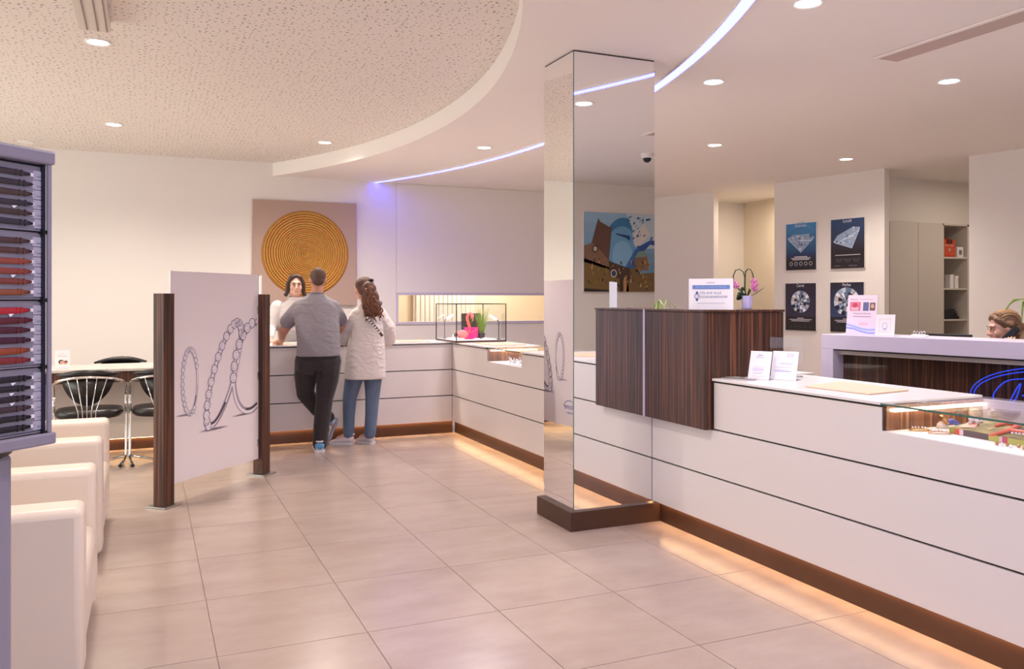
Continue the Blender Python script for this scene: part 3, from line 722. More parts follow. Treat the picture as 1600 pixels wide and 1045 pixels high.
rs_ = random.Random(5)
for ti, (z0, z1) in enumerate(TZ):
    sb(.0236, S_-.03, -.032, -.024, z0, z1).build('strap_panel', M['greyD'], st)
    sb(.030, S_-.03, -.030, -.016, z0-.0035, z0-.001).build('tier_ledge', M['greyM'], st)
    sb(.0125, .030, -.023, -.008, z0-.010, z0-.001).build('tier_clip', M['blackp'], st)
    ph = (z1-z0-.012)/6
    for ri in range(6):
        zc = z1-.010-ph*(ri+.5)
        sb(.0242, .0412+rs_.uniform(0, .004), -.024, -.021, zc-ph*.46, zc+ph*.46).build('price_label', mlabel, st)
        pp = PR(sp(.039, -.0205, zc-ph*.4), Wd, (0, 0, 1)); 
        for k in range(3): pp.rect(.003+k*.004, .004, .006+k*.004, .0075, '#8f8a9c', 1)
        pp.build('label_print', st)
        sb(.0405, .051, -.0235, -.021, zc-.004, zc+.004).build('strap_holder', M['paper'], st)
        c = SCOL[ti][ri]
        if c not in smat: smat[c] = mat('strap_leather', c, .5, bump=(300, .15, .001))
        e = .050+rs_.uniform(-.002, .008); tl = rs_.uniform(-.003, .003)
        T = thing('watch_strap', '%s leather watch strap, %s row of the %s of the stand' % (CN[ti][ri], ORD[ri], TN[ti]), 'watch strap', sp(e, -.016, zc), 0, 'watch straps on the display stand')
        m = MB(); rings = []
        for k in range(9):
            u_ = k/8; tt_ = e+u_*.15; w = (.0032+.0035*min(1, u_*5)) if k < 2 else (.0066+.0012*u_)
            if ti in (2,): w *= 1.12
            zz = zc+tl*u_; th = .0025
            rings.append([sp(tt_, -.0205, zz-w), sp(tt_, -.0205+th, zz-w*.9), sp(tt_, -.0205+th*1.4, zz), sp(tt_, -.0205+th, zz+w*.9), sp(tt_, -.0205, zz+w)])
        m.loft(rings).build('band', smat[c], T, smooth='all')
        for q in (.016+rs_.uniform(0, .004), .028+rs_.uniform(0, .006)):
            MB().box(e+q, e+q+.004, -.0206, -.0160, zc-.0073+tl*.15, zc+.0073+tl*.15, None, Rs, C0).build('keeper_loop', smat[c], T)
        if (ti, ri) in ((0, 3), (2, 0), (3, 0), (3, 1), (3, 2), (1, 3)):
            o_ = e+.04
            MB().add([sp(o_, -.018, zc-.008), sp(o_+.014, -.018, zc-.0085), sp(o_+.009, -.018, zc-.015), sp(o_, -.0185, zc-.008), sp(o_+.014, -.0185, zc-.0085), sp(o_+.009, -.0185, zc-.015)], [(0, 1, 2), (5, 4, 3), (0, 3, 4, 1), (1, 4, 5, 2), (2, 5, 3, 0)]).build('price_tag', M['paper'], T)

# ------------------------------------------------------------------ wall art
t = thing('painting', 'square taupe canvas with a gold ringed disc on the back wall', 'painting', (1.875, 10.88, 1.37))
MB().box(1.219, 2.53, 10.852, 10.896, 1.37, 2.706).build('canvas', mat('taupe_canvas', '#b59a8b', .7, bump=(200, .1, .001)), t, bevel=.004)
prof = [(.001, .016)]; gcol = []; rr = random.Random(2); r = .012
gm = printmat('gold_relief', .45); gn = gm.node_tree; gb = gn.nodes['Principled BSDF']; gb.inputs['Metallic'].default_value = .15
ga = [n for n in gn.nodes if n.bl_idname == 'ShaderNodeAttribute'][0]; gx = gn.nodes.new('ShaderNodeMix'); gx.data_type = 'RGBA'; gx.blend_type = 'MULTIPLY'; gx.inputs[0].default_value = .5
gt = gn.nodes.new('ShaderNodeTexCoord'); gz = gn.nodes.new('ShaderNodeTexNoise'); gz.inputs['Scale'].default_value = 22; gz.inputs['Detail'].default_value = 5
gn.links.new(gt.outputs['Object'], gz.inputs[0]); gn.links.new(ga.outputs['Color'], gx.inputs[6]); gn.links.new(gz.outputs['Color'], gx.inputs[7]); gn.links.new(gx.outputs[2], gb.inputs['Base Color'])
gp = gn.nodes.new('ShaderNodeBump'); gp.inputs['Strength'].default_value = .5; gp.inputs['Distance'].default_value = .004; gn.links.new(gz.outputs[0], gp.inputs['Height']); gn.links.new(gp.outputs[0], gb.inputs['Normal'])
while r < .535:
    w = .016+.014*(r/.54)+rr.uniform(0, .007)
    for q, h, c in ((r, .006, '#c98632'), (r+w*.30, .018, '#e0a045'), (r+w*.72, .018, '#e3a54c'), (r+w*.9, .006, '#a4662a')): prof.append((q, h)); gcol.append(lin(c))
    r += w
prof += [(.548, .005), (.552, 0)]; gcol += [lin('#c98a2e'), lin('#a86c20')]
Rx = Matrix.Rotation(PI/2, 3, 'X')
m = MB().lathe(prof, (1.872, 10.852, 2.035), 72, False, None, Rx)
m.c = [gcol[min(len(gcol)-1, i//72)] for i in range(len(m.f))]
m.build('gold_disc', gm, t, smooth=True)
# posters on the slanted partition
def poster(y, yb, z0, z1, label, title, kind):
    a = Vector((*wa(y), 0)); b = Vector((*wa(yb), 0)); u = (b-a).normalized(); L_ = (b-a).length; n = u.cross(Vector((0, 0, 1)))
    t = thing('poster', label, 'poster', tuple(a+Vector((0, 0, z0))), 0, 'diamond posters on the partition')
    R = Matrix(((u.x, n.x, 0), (u.y, n.y, 0), (0, 0, 1)))
    MB().box(0, L_, .003, .030, z0, z1, None, R, a).build('panel', M['ring'], t)
    p = PR(tuple(a+n*.0305+Vector((0, 0, z0))), u, (0, 0, 1)); h = z1-z0; cx = L_/2; g = random.Random(len(title))
    if kind == 1: p.grad(0, .22*h, L_, h, '#16243f', '#3d86bd', 1, 16); p.rect(0, 0, L_, .22*h, '#150f16', 1); p.grad(0, .22*h, L_, .36*h, '#171019', '#1f3a66', 2, 8)
    elif kind == 2: p.grad(0, .38*h, L_, h, '#241a24', '#27456f', 1, 16); p.rect(0, 0, L_, .38*h, '#1b1319', 1)
    elif kind == 3: p.grad(0, .3*h, L_, h, '#2a2340', '#241c30', 1, 8); p.rect(0, 0, L_, .3*h, '#191116', 1)
    else: p.grad(0, .3*h, L_, h, '#2c3f6c', '#1d1826', 1, 10); p.rect(0, 0, L_, .3*h, '#17121a', 1)
    p.text(title, cx, h*.925, .052, '#e9e6ee', 3)
    sh = ['#f3f4fa', '#9fb4cf', '#2a3146', '#5f7896', '#d6dbe6', '#11131d', '#7e8ea8', '#c3bac0']
    if kind in (3, 4):
        cy, R_ = h*.61, (.145 if kind == 3 else .18)
        p.disc(cx, cy, R_, R_, '#6b86a8' if kind == 4 else '#8f9ab4', 3, 24)
        for k in range(16):
            for (r0, r1) in ((.35, .68), (.68, 1.0), (.0, .35)):
                a0 = 2*PI*k/16+g.uniform(-.1, .1); a1 = a0+2*PI/16*g.uniform(.7, 1.1)
                p.poly([(cx+R_*r0*math.cos(a0), cy+R_*r0*math.sin(a0)), (cx+R_*r1*math.cos(a0), cy+R_*r1*math.sin(a0)), (cx+R_*r1*math.cos(a1), cy+R_*r1*math.sin(a1)), (cx+R_*r0*math.cos(a1)+.001, cy+R_*r0*math.sin(a1))], g.choice(sh), 4+k % 3)
        for k, yy in enumerate((.255, .225, .195)): p.rect(cx-(.05, .17, .14)[k], yy*h, cx+(.05, .17, .14)[k], yy*h+.009, '#c9c4cc', 3)
        for k in range(5): p.line([(cx-.15+.075*k-.012, .085*h), (cx-.15+.075*k+.012, .085*h), (cx-.15+.075*k, .06*h)], .003, '#4e454e', 3, True)
    else:
        cy = h*.64; rot = 0 if kind == 1 else .42; cr, sr = math.cos(rot), math.sin(rot)
        def q(x, y): return (cx+x*cr-y*sr, cy+x*sr+y*cr)
        if kind == 1:
            for k in range(4): p.ring(cx, cy+.12+.02*k, .19-.03*k, .05, .004, '#5f9cc8', 3)
        p.poly([q(-.2, .03), q(-.12, .075), q(.12, .075), q(.2, .03), q(.17, -.01), q(0, -.16), q(-.17, -.01)], '#93a7c2', 3)
        for k in range(46):
            x = g.uniform(-.18, .17); y = g.uniform(-.15, .065)
            if y < -.01 and abs(x) > .17*(1+(y+.01)/.15): continue
            s_ = g.uniform(.012, .035); p.poly([q(x, y), q(x+s_, y+s_*g.uniform(-.4, .5)), q(x+s_*.4, y+s_)], g.choice(sh), 4+k % 3)
        p.line([q(-.2, .03), q(-.17, -.01), q(.17, -.01), q(.2, .03)], .006, '#eef2fa', 7); p.line([q(-.17, -.01), q(0, -.16), q(.17, -.01)], .004, '#d9e2f0', 7)
        if kind == 1:
            for k, w_ in enumerate((.10, .15, .13)): p.rect(cx-w_, (.275-.03*k)*h, cx+w_, (.275-.03*k)*h+.010, '#d8d3da', 3)
            for k in range(5): p.ring(cx-.15+.075*k, .135*h, .022, .022, .010, '#a8a3aa', 3, 16); p.rect(cx-.165+.075*k, .07*h, cx-.135+.075*k, .075*h, '#6f676e', 3)
        else:
            p.rect(cx-.17, .265*h, cx+.18, .277*h, '#cfc9cc', 3)
            for k in range(3): p.line([(cx-.16+.12*k, .20*h), (cx-.14+.12*k, .14*h), (cx-.09+.12*k, .14*h), (cx-.075+.12*k, .20*h), (cx-.12+.12*k, .17*h)], .003, '#7b7176', 3, True)
            p.rect(cx-.18, .05*h, cx-.1, .06*h, '#8a8287', 3); p.rect(cx+.02, .05*h, cx+.14, .06*h, '#8a8287', 3)
    p.build('poster_print', t)
poster(8.672, 8.215, 1.832, 2.442, 'blue diamond poster, upper left of four on the partition', 'Reinheit', 1)
poster(8.002, 7.545, 1.832, 2.448, 'tilted diamond poster, upper right of four on the partition', 'Schliff', 2)
poster(8.682, 8.218, 1.041, 1.657, 'round diamond poster, lower left of four on the partition', 'Carat', 3)
poster(8.010, 7.553, 1.041, 1.659, 'diamond poster half hidden behind the pink flyer stand', 'Farbe', 4)
# church collage on the alcove wall, seen only in the mirror
t = thing('wall_picture', 'blue collage picture of a church tower, reflected in the mirror column', 'picture', (6.1, -.64, 1.55))
MB().box(5.387, 6.95, -.65, -.62, 1.552, 2.629).build('panel', M['ring'], t)
p = PR((6.95, -.6195, 1.552), (-1, 0, 0), (0, 0, 1)); L_ = 1.563
def fx(x): return L_-x
def P_(pts, c, l): p.poly([(fx(x), y) for x, y in pts], c, l)
p.grad(0, 0, L_, 1.077, '#5a86ac', '#9cc0da', 1, 8)
def D_(x, y, rx, ry, c, l, n=24): p.disc(fx(x), y, rx, ry, c, l, n)
D_(.62, .62, .30, .40, '#3f7cae', 2); D_(.60, .60, .24, .30, '#6fa9d2', 3); D_(.60, .50, .16, .2, '#8cc0e2', 4)
P_([(.66, 1.077), (1.563, 1.077), (1.563, .62), (1.0, .60), (.78, .66), (.75, .9)], '#c8d8e2', 4); P_([(.8, .62), (.78, .8), (.95, .95), (1.05, .8), (.9, .66)], '#e3ded8', 5)
rr = random.Random(8)
for k in range(30): P_([(x := rr.uniform(.62, 1.05), y := rr.uniform(.72, 1.03)), (x+rr.uniform(.02, .07), y+.01), (x+.03, y+rr.uniform(.02, .05))], rr.choice(['#2b4c86', '#3b6aa6', '#1d3a70', '#5d8fc0']), 6)
P_([(.5, .80), (.72, .77), (.72, .70), (.66, .74), (.5, .785)], '#23457e', 6); P_([(.85, .62), (1.05, .72), (1.563, .68), (1.563, .55), (1.05, .66), (.9, .52)], '#31569a', 6)
P_([(.62, .3), (.8, .58), (.95, .66), (.95, .3)], '#3a6cae', 5)
# tower, gable, nave, dome and lower facade
P_([(.10, .60), (.20, .94), (.22, 1.0), (.25, .95), (.40, .88), (.43, .90), (.40, .55), (.38, .40), (.10, .40)], '#6b4c40', 7)
P_([(.0, .62), (.14, .66), (.40, .42), (.40, .30), (0, .40)], '#8a6852', 8); P_([(0, .45), (.40, .33), (.70, .28), (.70, 0), (0, 0)], '#7d6234', 8)
P_([(.38, .42), (.72, .32), (.72, .14), (.40, .22)], '#4c3630', 9); P_([(.70, .30), (.78, .34), (.84, .24), (1.563, .32), (1.563, 0), (.66, 0)], '#7c5f38', 8)
P_([(.80, .30), (.80, .48), (.86, .56), (.93, .57), (1.0, .50), (1.02, .30)], '#8d6a50', 9); P_([(.80, .47), (.86, .56), (.93, .57), (1.0, .49)], '#7f9a90', 10)
for k in range(130):
    x = rr.uniform(.02, 1.5); y = rr.uniform(.02, .40) if x > .4 else rr.uniform(.02, .85)
    if y > .42 and not (.17 < x < .38): continue
    s_ = rr.uniform(.012, .035); P_([(x, y), (x+s_*.7, y-.004), (x+s_*.7, y+s_*1.3), (x, y+s_*1.3)], rr.choice(['#2c201e', '#b08a58', '#54402c', '#caa46a', '#3a2b26', '#9a7a3a', '#6a4a3c']), 11+k % 2)
D_(.17, .58, .045, .05, '#2f2422', 13); D_(.17, .58, .03, .034, '#c9b9a8', 14); D_(.46, .25, .05, .055, '#d6c7ba', 13); D_(.46, .25, .036, .04, '#39455c', 14)
P_([(0, .045), (.5, .015), (.5, 0), (0, 0)], '#241c1a', 13); P_([(.62, .2), (.66, .2), (.66, 0), (.62, 0)], '#c08a5c', 13); P_([(.56, .18), (.60, .18), (.60, 0), (.56, 0)], '#2a1f1c', 13)
p.build('picture_print', t)

# ------------------------------------------------------------------ staff cupboard in the right opening
YC = 7.765
t = thing('tall_cupboard', 'tall cream cupboard with open shelves in the right opening', 'cupboard', (9.4, 8.0, 0))
MB().box(8.60, 8.672, YC+.01, 8.34, 0, 2.45).build('side_panel', M['cab'], t)
MB().box(9.628, 9.654, YC+.005, 8.34, 0, 2.45).build('side_panel', M['cab'], t)
MB().box(10.1, 10.13, YC+.005, 8.34, 0, 2.45).build('side_panel', M['cab'], t)
MB().box(9.654, 10.1, 8.31, 8.34, 0, 2.45).build('back_board', M['cab'], t)
MB().box(8.60, 10.13, YC+.005, 8.34, 2.428, 2.45).build('top_board', M['cab'], t)
for x0, x1 in ((8.675, 9.174), (9.180, 9.628)):
    d = MB().box(x0, x1, YC, YC+.02, .08, 2.446).build('door', M['cab'], t, bevel=.002)
for z in (.35, .77, 1.182, 1.596, 2.011): MB().box(9.654, 10.1, YC+.01, 8.31, z-.02, z).build('shelf', M['cab'], t)
t = thing('first_aid_bag', 'orange first aid bag on the top cupboard shelf', 'bag', (9.79, 7.9, 2.011))
MB().box(9.665, 9.918, 7.80, 7.96, 2.012, 2.25).build('body', mat('orange_nylon', '#d0512c', .55), t, bevel=.02)
MB().box(9.74, 9.84, 7.79, 7.80, 2.19, 2.245).build('dark_pocket', mat('dark_red_nylon', '#5c1a14', .6), t)
p = PR((9.665, 7.797, 2.012), (1, 0, 0), (0, 0, 1)); p.text('ERSTE HILFE', .125, .145, .03, '#f2d9cf', 1); p.rect(.115, .075, .135, .115, '#f5e6df', 1); p.rect(.105, .087, .145, .104, '#f5e6df', 1); p.build('lettering', t)
MB().tube([(9.74, 7.88, 2.25), (9.76, 7.88, 2.275), (9.83, 7.88, 2.275), (9.85, 7.88, 2.25)], .008, 8).build('handle', mat('orange_strap', '#a83c20', .6), t, smooth='all')
t = thing('small_box', 'small white printed box beside the orange first aid bag', 'box', (10.0, 7.87, 2.011))
MB().box(9.945, 10.06, 7.80, 7.92, 2.0115, 2.15).build('carton', M['paper'], t, bevel=.002); p = PR((9.945, 7.7995, 2.012), (1, 0, 0), (0, 0, 1)); p.rect(.03, .03, .09, .10, '#9a9494', 1); p.rect(.04, .05, .07, .08, '#6d6a78', 2); p.build('label_print', t)
for x, h, lb in ((9.845, .18, 'taller white carton on the middle cupboard shelf'), (9.935, .165, 'shorter white carton on the middle cupboard shelf')):
    t = thing('carton', lb, 'box', (x, 7.85, 1.596)); MB().box(x-.035, x+.03, 7.80, 7.88, 1.5965, 1.596+h).build('body', M['paper'], t, bevel=.003); MB().box(x-.036, x+.031, 7.798, 7.882, 1.596+h-.03, 1.596+h+.002).build('lid', M['ring'], t)
for k in range(4):
    z = 1.1825+k*.034; R = Matrix.Rotation((-.06, .05, -.10, .04)[k], 3, 'Z')
    t = thing('document_folder', ['black folder lying lowest on the lower cupboard shelf', 'black folder second from the bottom of the shelf pile', 'black folder third from the bottom of the shelf pile', 'black folder on top of the pile in the lower cupboard shelf'][k], 'folder', (9.87, 8.0, z), 0, 'black folders on the cupboard shelf')
    MB().box(-.19+.01*k, .20-.025*k, -.14, .14, 0, .005, None, R, (9.87, 8.0, z)).build('cover', M['blackp'], t); MB().box(-.18+.01*k, .19-.025*k, -.13, .13, .005, .027, None, R, (9.87, 8.0, z)).build('pages', M['darkblue'], t); MB().box(-.19+.01*k, .20-.025*k, -.14, .14, .027, .033, None, R, (9.87, 8.0, z)).build('cover', M['blackp'], t)
t = thing('acrylic_tray', 'clear tray standing above the black folders on the cupboard shelf', 'tray', (9.72, 7.9, 1.182))
MB().box(9.665, 9.72, 7.79, 7.93, 1.3, 1.42).build('tray', M['acryl'], t); MB().box(9.662, 9.67, 7.79, 7.93, 1.183, 1.42).build('leg', M['acryl'], t)

# ------------------------------------------------------------------ things on the wood cabinet
def rotm(u): u = Vector(u).normalized(); return Matrix(((u.x, -u.y, 0), (u.y, u.x, 0), (0, 0, 1)))
ZB = 1.3875
ud = Vector((.66, -.751, 0)); nd = ud.cross(Vector((0, 0, 1)))
so = Vector((2.985, 4.150, 0))
t = thing('sign_holder', 'white tabletop sign with blue band and watch drawing on the wood cabinet', 'sign', tuple(so+Vector((0, 0, ZB))))
sl = Matrix(((ud.x, -nd.x, 0), (ud.y, -nd.y, 0), (0, 0, 1)))
MB().box(0, .262, -.002, .004, ZB, ZB+.185, None, sl, so).build('panel', M['paper'], t)
MB().box(-.002, .264, .004, .0065, ZB, ZB+.188, None, sl, so).build('acrylic_back', M['acryl'], t)
MB().box(.02, .242, .0, .11, ZB, ZB+.004, None, sl, so).build('foot', M['steel'], t)
p = PR(tuple(so+nd*.0024+Vector((0, 0, ZB))), ud, (0, 0, 1))
p.text('JUWELIER', .131, .157, .011, '#8f8fa4', 1); p.rect(.022, .122, .243, .146, '#6f8cc6', 1); p.text('SERVICE & UHRENARMBAND', .132, .1295, .014, '#aebfe2', 2)
p.text('15% AUF ALLE', .068, .093, .021, '#7280a8', 1, 'L', .125); p.text('LEDERARMB\u00c4NDER', .068, .070, .019, '#7280a8', 1, 'L', .162)
p.rect(.043, .092, .056, .108, '#4a5fa0', 1); p.rect(.043, .052, .056, .068, '#4a5fa0', 1); p.ring(.0495, .080, .014, .014, .004, '#6a6fa0', 1); p.line([(.0495, .080), (.0495, .088)], .002, '#4a5fa0', 2); p.line([(.0495, .080), (.055, .080)], .002, '#4a5fa0', 2)
p.rect(.05, .037, .215, .040, '#bdb9cc', 1); p.build('sign_print', t)
# orchid
ob = Vector((3.475, 4.215, ZB))
t = thing('orchid', 'pink orchid in a lilac glass pot behind the tabletop sign', 'plant', tuple(ob))
MB().lathe([(.028, 0), (.032, .004), (.036, .085), (.033, .083), (.029, .012), (.0, .010)], ob, 22, True).build('pot', M['pot'], t, smooth=True)
MB().lathe([(.031, .02), (.033, .07), (0, .072)], ob, 18).build('soil', M['soil'], t, smooth=True)
vx = Vector((.915, -.402, 0)); vz = Vector((0, 0, 1)); vy = Vector((.402, .915, 0))
def ov(a, b, c=0): return tuple(ob+vx*a+vz*b+vy*c)
MB().tube([ov(-.01, .07), ov(-.013, .13), ov(-.012, .19), ov(-.010, .235), ov(.006, .255, -.01), ov(.022, .245, -.015), ov(.030, .22, -.02), ov(.036, .19, -.02)], .0042, 6).build('stem', M['plantD'], t, smooth='all')
MB().tube([ov(-.008, .07), ov(-.016, .14), ov(-.014, .20), ov(-.024, .235), ov(-.045, .253, .01), ov(-.07, .245, .01), ov(-.084, .21, .01), ov(-.086, .165)], .0036, 6).build('stem', M['plantD'], t, smooth='all')
def leaf(pts, w, nm, m, parent, up=(0, 0, 1), thick=.0015):
    P = [Vector(q) for q in pts]; k = len(P); rings = []
    for i in range(k):
        tt_ = (P[min(i+1, k-1)]-P[max(0, i-1)]).normalized(); s_ = tt_.cross(Vector(up)); s_ = s_.normalized() if s_.length > 1e-4 else Vector((1, 0, 0)); n_ = s_.cross(tt_)
        ww = w*math.sin(PI*min(.97, (i+.35)/(k-.3)))**.8
        rings.append([tuple(P[i]+s_*ww+n_*ww*.25), tuple(P[i]-n_*thick), tuple(P[i]-s_*ww+n_*ww*.25), tuple(P[i]+n_*thick)])
    return MB().loft(rings).build(nm, m, parent, smooth='all')
leaf([ov(0, .075), ov(.03, .085), ov(.06, .10), ov(.09, .122), ov(.108, .135)], .013, 'leaf', M['plantD'], t)
leaf([ov(0, .07), ov(-.02, .09), ov(-.05, .085), ov(-.065, .06)], .03, 'leaf', M['plantD'], t, (.4, -.9, .2))
leaf([ov(-.01, .07), ov(-.03, .105), ov(-.035, .125), ov(-.03, .14)], .03, 'leaf', M['plantD'], t, (.4, -.9, .2))
leaf([ov(-.01, .08), ov(-.045, .12), ov(-.06, .13)], .012, 'leaf', M['plantD'], t, (.3, -.9, .3))
leaf([ov(.0, .08), ov(.015, .12), ov(.01, .13)], .014, 'leaf', M['plantD'], t, (.3, -.9, .3))
def bloom(x, z, y, r, nm='bloom'):
    m = MB(); c = ov(x, z, y)
    for k in range(5):
        a = 2*PI*k/5+.3; m.ell(tuple(Vector(c)+vx*math.cos(a)*r*.6+vz*math.sin(a)*r*.6+vy*(-.002)), (r*.55, r*.2, r*.5), 10, 6)
    m.ell(tuple(Vector(c)-vy*.006), (r*.3, r*.3, r*.35), 8, 6); m.build(nm, M['petal'], t, smooth='all')
for x, z, y, r in ((.036, .175, -.02, .02), (.046, .155, -.018, .02), (.034, .142, -.024, .019), (.045, .125, -.02, .018), (-.077, .155, .0, .022), (-.068, .145, -.01, .018)): bloom(x, z, y, r)
t = thing('white_bowl', 'small pale bowl beside the orchid pot on the wood cabinet', 'bowl', (3.41, 4.30, ZB))
MB().lathe([(.02, 0), (.03, .012), (.036, .045), (.034, .045), (.027, .014), (0, .008)], (3.405, 4.32, ZB), 20).build('bowl', M['paper'], t, smooth=True)
# spider plant behind the cabinet
sp0 = Vector((3.64, 4.30, .9885))
t = thing('spider_plant', 'green spider plant peeping over the left end of the wood cabinet', 'plant', tuple(sp0))
sp0 = Vector((3.66, 5.60, .75))
t.location = tuple(sp0); MW[t.name] = Matrix.Translation(sp0)
MB().lathe([(.07, 0), (.09, .16), (.085, .16), (.065, .02), (0, .02)], sp0, 20).build('pot', M['paper'], t, smooth=True)
MB().lathe([(.07, .10), (.08, .14), (0, .145)], sp0, 16).build('soil', M['soil'], t)
r9 = random.Random(4)
for k in range(20):
    a = -2.6+k*.31; l = r9.uniform(.14, .26); h = r9.uniform(.46, .60); d = Vector((math.cos(a), math.sin(a), 0))
    leaf([sp0+Vector((0, 0, .14)), sp0+d*l*.25+Vector((0, 0, .14+h*.55)), sp0+d*l*.6+Vector((0, 0, .12+h)), sp0+d*l*.9+Vector((0, 0, .10+h*.95)), sp0+d*l*1.1+Vector((0, 0, .05+h*.8))], .008, 'leaf', M['plantL'], t)
tag(MB().box(3.60, 4.15, 5.2, 6.2, .735, .75).box(3.62, 4.13, 5.22, 6.18, 0, .735).build('low_cupboard', M['cab']), 'low cream staff cupboard behind the mirror column carrying the spider plant', 'cupboard')

# ------------------------------------------------------------------ things on the right counter
ZW = .988
def easel(o, u, w, h, tilt, name, label, cat, printer, back=True):
    """thin leaning card in a clear holder; u = direction of its lower edge"""
    u = Vector(u).normalized(); n = u.cross(Vector((0, 0, 1))); up = (Vector((0, 0, 1))*math.cos(tilt)-n*math.sin(tilt)); nn = u.cross(up)
    R = Matrix(((u.x, -nn.x, up.x), (u.y, -nn.y, up.y), (u.z, -nn.z, up.z))); o = Vector(o)
    t = thing(name, label, cat, tuple(o))
    MB().box(0, w, 0, .003, .001, h, None, R, o).build('card', M['paper'], t)
    MB().box(-.003, w+.003, .0032, .0055, 0, h+.004, None, R, o).build('acrylic_back', M['acryl'], t)
    if back:
        R2 = Matrix(((u.x, -n.x, 0), (u.y, -n.y, 0), (0, 0, 1)))
        MB().box(-.003, w+.003, 0, .085, 0, .003, None, R2, o).build('foot', M['acryl'], t)
    if printer:
        p = PR(tuple(o+nn*.0006), u, up); printer(p); p.build('card_print', t, M['gloss'] if name == 'flyer_stand' else None)
    return t
uc = (.45, -.893, 0)
def pr1(p):
    p.rect(.045, .142, .075, .146, '#9a93c0', 1); p.text('Willkommen', .06, .128, .010, '#b9aec0', 1)
    p.text('Sprechen Sie uns an', .06, .072, .008, '#b7a9bd', 1); p.rect(.025, .052, .09, .066, '#d9d0e6', 1); p.rect(.028, .036, .085, .041, '#d9d0e6', 1); p.rect(.02, .018, .10, .021, '#ded5dd', 1)
easel((3.188, 3.862, ZW), uc, .127, .168, .30, 'card_stand', 'white info card in a clear leaning holder nearest the wood cabinet', 'card stand', pr1)
def pr2(p):
    p.text('Service', .105, .148, .014, '#9d9ac6', 1); p.rect(.08, .138, .125, .1405, '#bfb9d6', 1); p.rect(.05, .095, .125, .099, '#c3bfe0', 1); p.rect(.02, .075, .13, .078, '#dcd5e4', 1); p.rect(.02, .050, .12, .054, '#a9a3d2', 1); p.rect(.02, .06, .10, .062, '#cfc9e2', 1)
easel((3.285, 3.785, ZW), uc, .150, .170, .30, 'card_stand', 'wider white info card in a clear leaning holder right of the first', 'card stand', pr2)
t = thing('leaflet_holder', 'tall clear acrylic holder standing behind the two info cards', 'holder', (3.44, 3.90, ZW))
u = Vector((.80, -.60, 0)); R = Matrix(((u.x, .6, 0), (u.y, .8, 0), (0, 0, 1)))
MB().box(0, .19, 0, .004, ZW, ZW+.235, None, R, (3.41, 3.93, 0)).build('pane', M['acryl'], t); MB().box(0, .19, -.02, .06, ZW, ZW+.004, None, R, (3.41, 3.93, 0)).build('foot', M['acryl'], t)
t = thing('pen_tray', 'flat grey tray at the left end of the right counter top', 'tray', (3.11, 3.83, ZW))
R = Matrix.Rotation(-.85, 3, 'Z'); MB().box(-.10, .10, -.03, .03, ZW, ZW+.006, None, R, (3.12, 3.86, 0)).build('tray', mat('grey_tray', '#a8a19d', .3, .4), t, bevel=.002); MB().tube([(3.07, 3.93, ZW+.010), (3.15, 3.84, ZW+.010)], .004, 8).build('pen', M['steel'], t, smooth='all')
tag(MB().prism([(3.158, 3.371), (3.546, 3.499), (3.501, 3.019), (3.184, 2.973)], ZW, ZW+.008).build('counter_pad', M['pad'], bevel=.003), 'beige leather presentation pad on the right counter', 'pad')
t = thing('side_shelf', 'low white shelf end between the counter and the reception desk', 'shelf', (4.15, 4.75, 0))
MB().box(3.95, 4.35, 4.55, 5.0, .90, .925).build('board', M['cab'], t); MB().box(3.97, 4.33, 4.57, 4.98, 0, .90).build('body', M['cab'], t)

# lit case contents
ZF = .858
gold = mat('gold_metal', '#c99a5a', .25, .9); silver = mat('silver_metal', (.8, .78, .78), .2, 1)
def bangle(c, rx, ry, nm, label, m):
    t = thing(nm, label, 'bracelet', (c[0], c[1], ZF)); R = Matrix.Rotation(-.4, 3, 'Z')
    MB().tube([tuple(R @ Vector((rx*math.cos(2*PI*k/28), ry*math.sin(2*PI*k/28), .006))+Vector((c[0], c[1], ZF))) for k in range(28)], .0032, 7, True).build('band', m, t, smooth='all')
    for k in range(5):
        a = .6+k*.35; q = R @ Vector((rx*math.cos(a), ry*math.sin(a), .012))+Vector((c[0], c[1], ZF)); MB().ell(tuple(q), (.005, .005, .005), 8, 6).build('stone', silver, t, smooth='all')
bangle((3.175, 2.68), .042, .032, 'bracelet', 'gold bracelet nearest the left wall of the lit glass case', gold)
bangle((3.185, 2.585), .046, .034, 'bracelet', 'pale gold bracelet right of the first in the lit glass case', mat('rose_metal', '#d8ad94', .25, .9))
t = thing('wrist_watch', 'watch with blue strap lying on a cream stand in the lit case', 'watch', (3.39, 2.72, ZF))
MB().stations([(3.345, 2.70, ZF, .03, .02), (3.345, 2.70, ZF+.02, .026, .018), (3.35, 2.705, ZF+.03, .012, .010)], 16).build('cushion', M['leatherW'], t, smooth='all')
Rw = Matrix.Rotation(.9, 3, 'Y') @ Matrix.Rotation(.3, 3, 'X')
MB().lathe([(.024, 0), (.027, .003), (.027, .010), (.022, .012)], (3.34, 2.695, ZF+.035), 24, True, None, Rw).build('case', gold, t, smooth=True)
MB().lathe([(.021, .0125), (.0001, .0128)], (3.34, 2.695, ZF+.035), 24, False, None, Rw).build('dial', M['paper'], t)
MB().tube([(3.36, 2.69, ZF+.024), (3.39, 2.69, ZF+.03), (3.43, 2.70, ZF+.02), (3.47, 2.71, ZF+.006)], [.012, .013, .012, .009], 8).build('strap', mat('blue_strap', '#5560b8', .5), t, smooth='all')
t = thing('display_book', 'flat olive and brown book with coloured spine lying in the lit case', 'book', (3.42, 2.4, ZF))
bk = [(3.245, 2.585), (3.63, 2.70), (3.63, 2.10), (3.21, 2.13)]
MB().prism(bk, ZF, ZF+.028).build('cover', mat('olive_cover', '#8a7a4c', .5, noise=(14, .5, 4, (1, 1, 1))), t, bevel=.002)
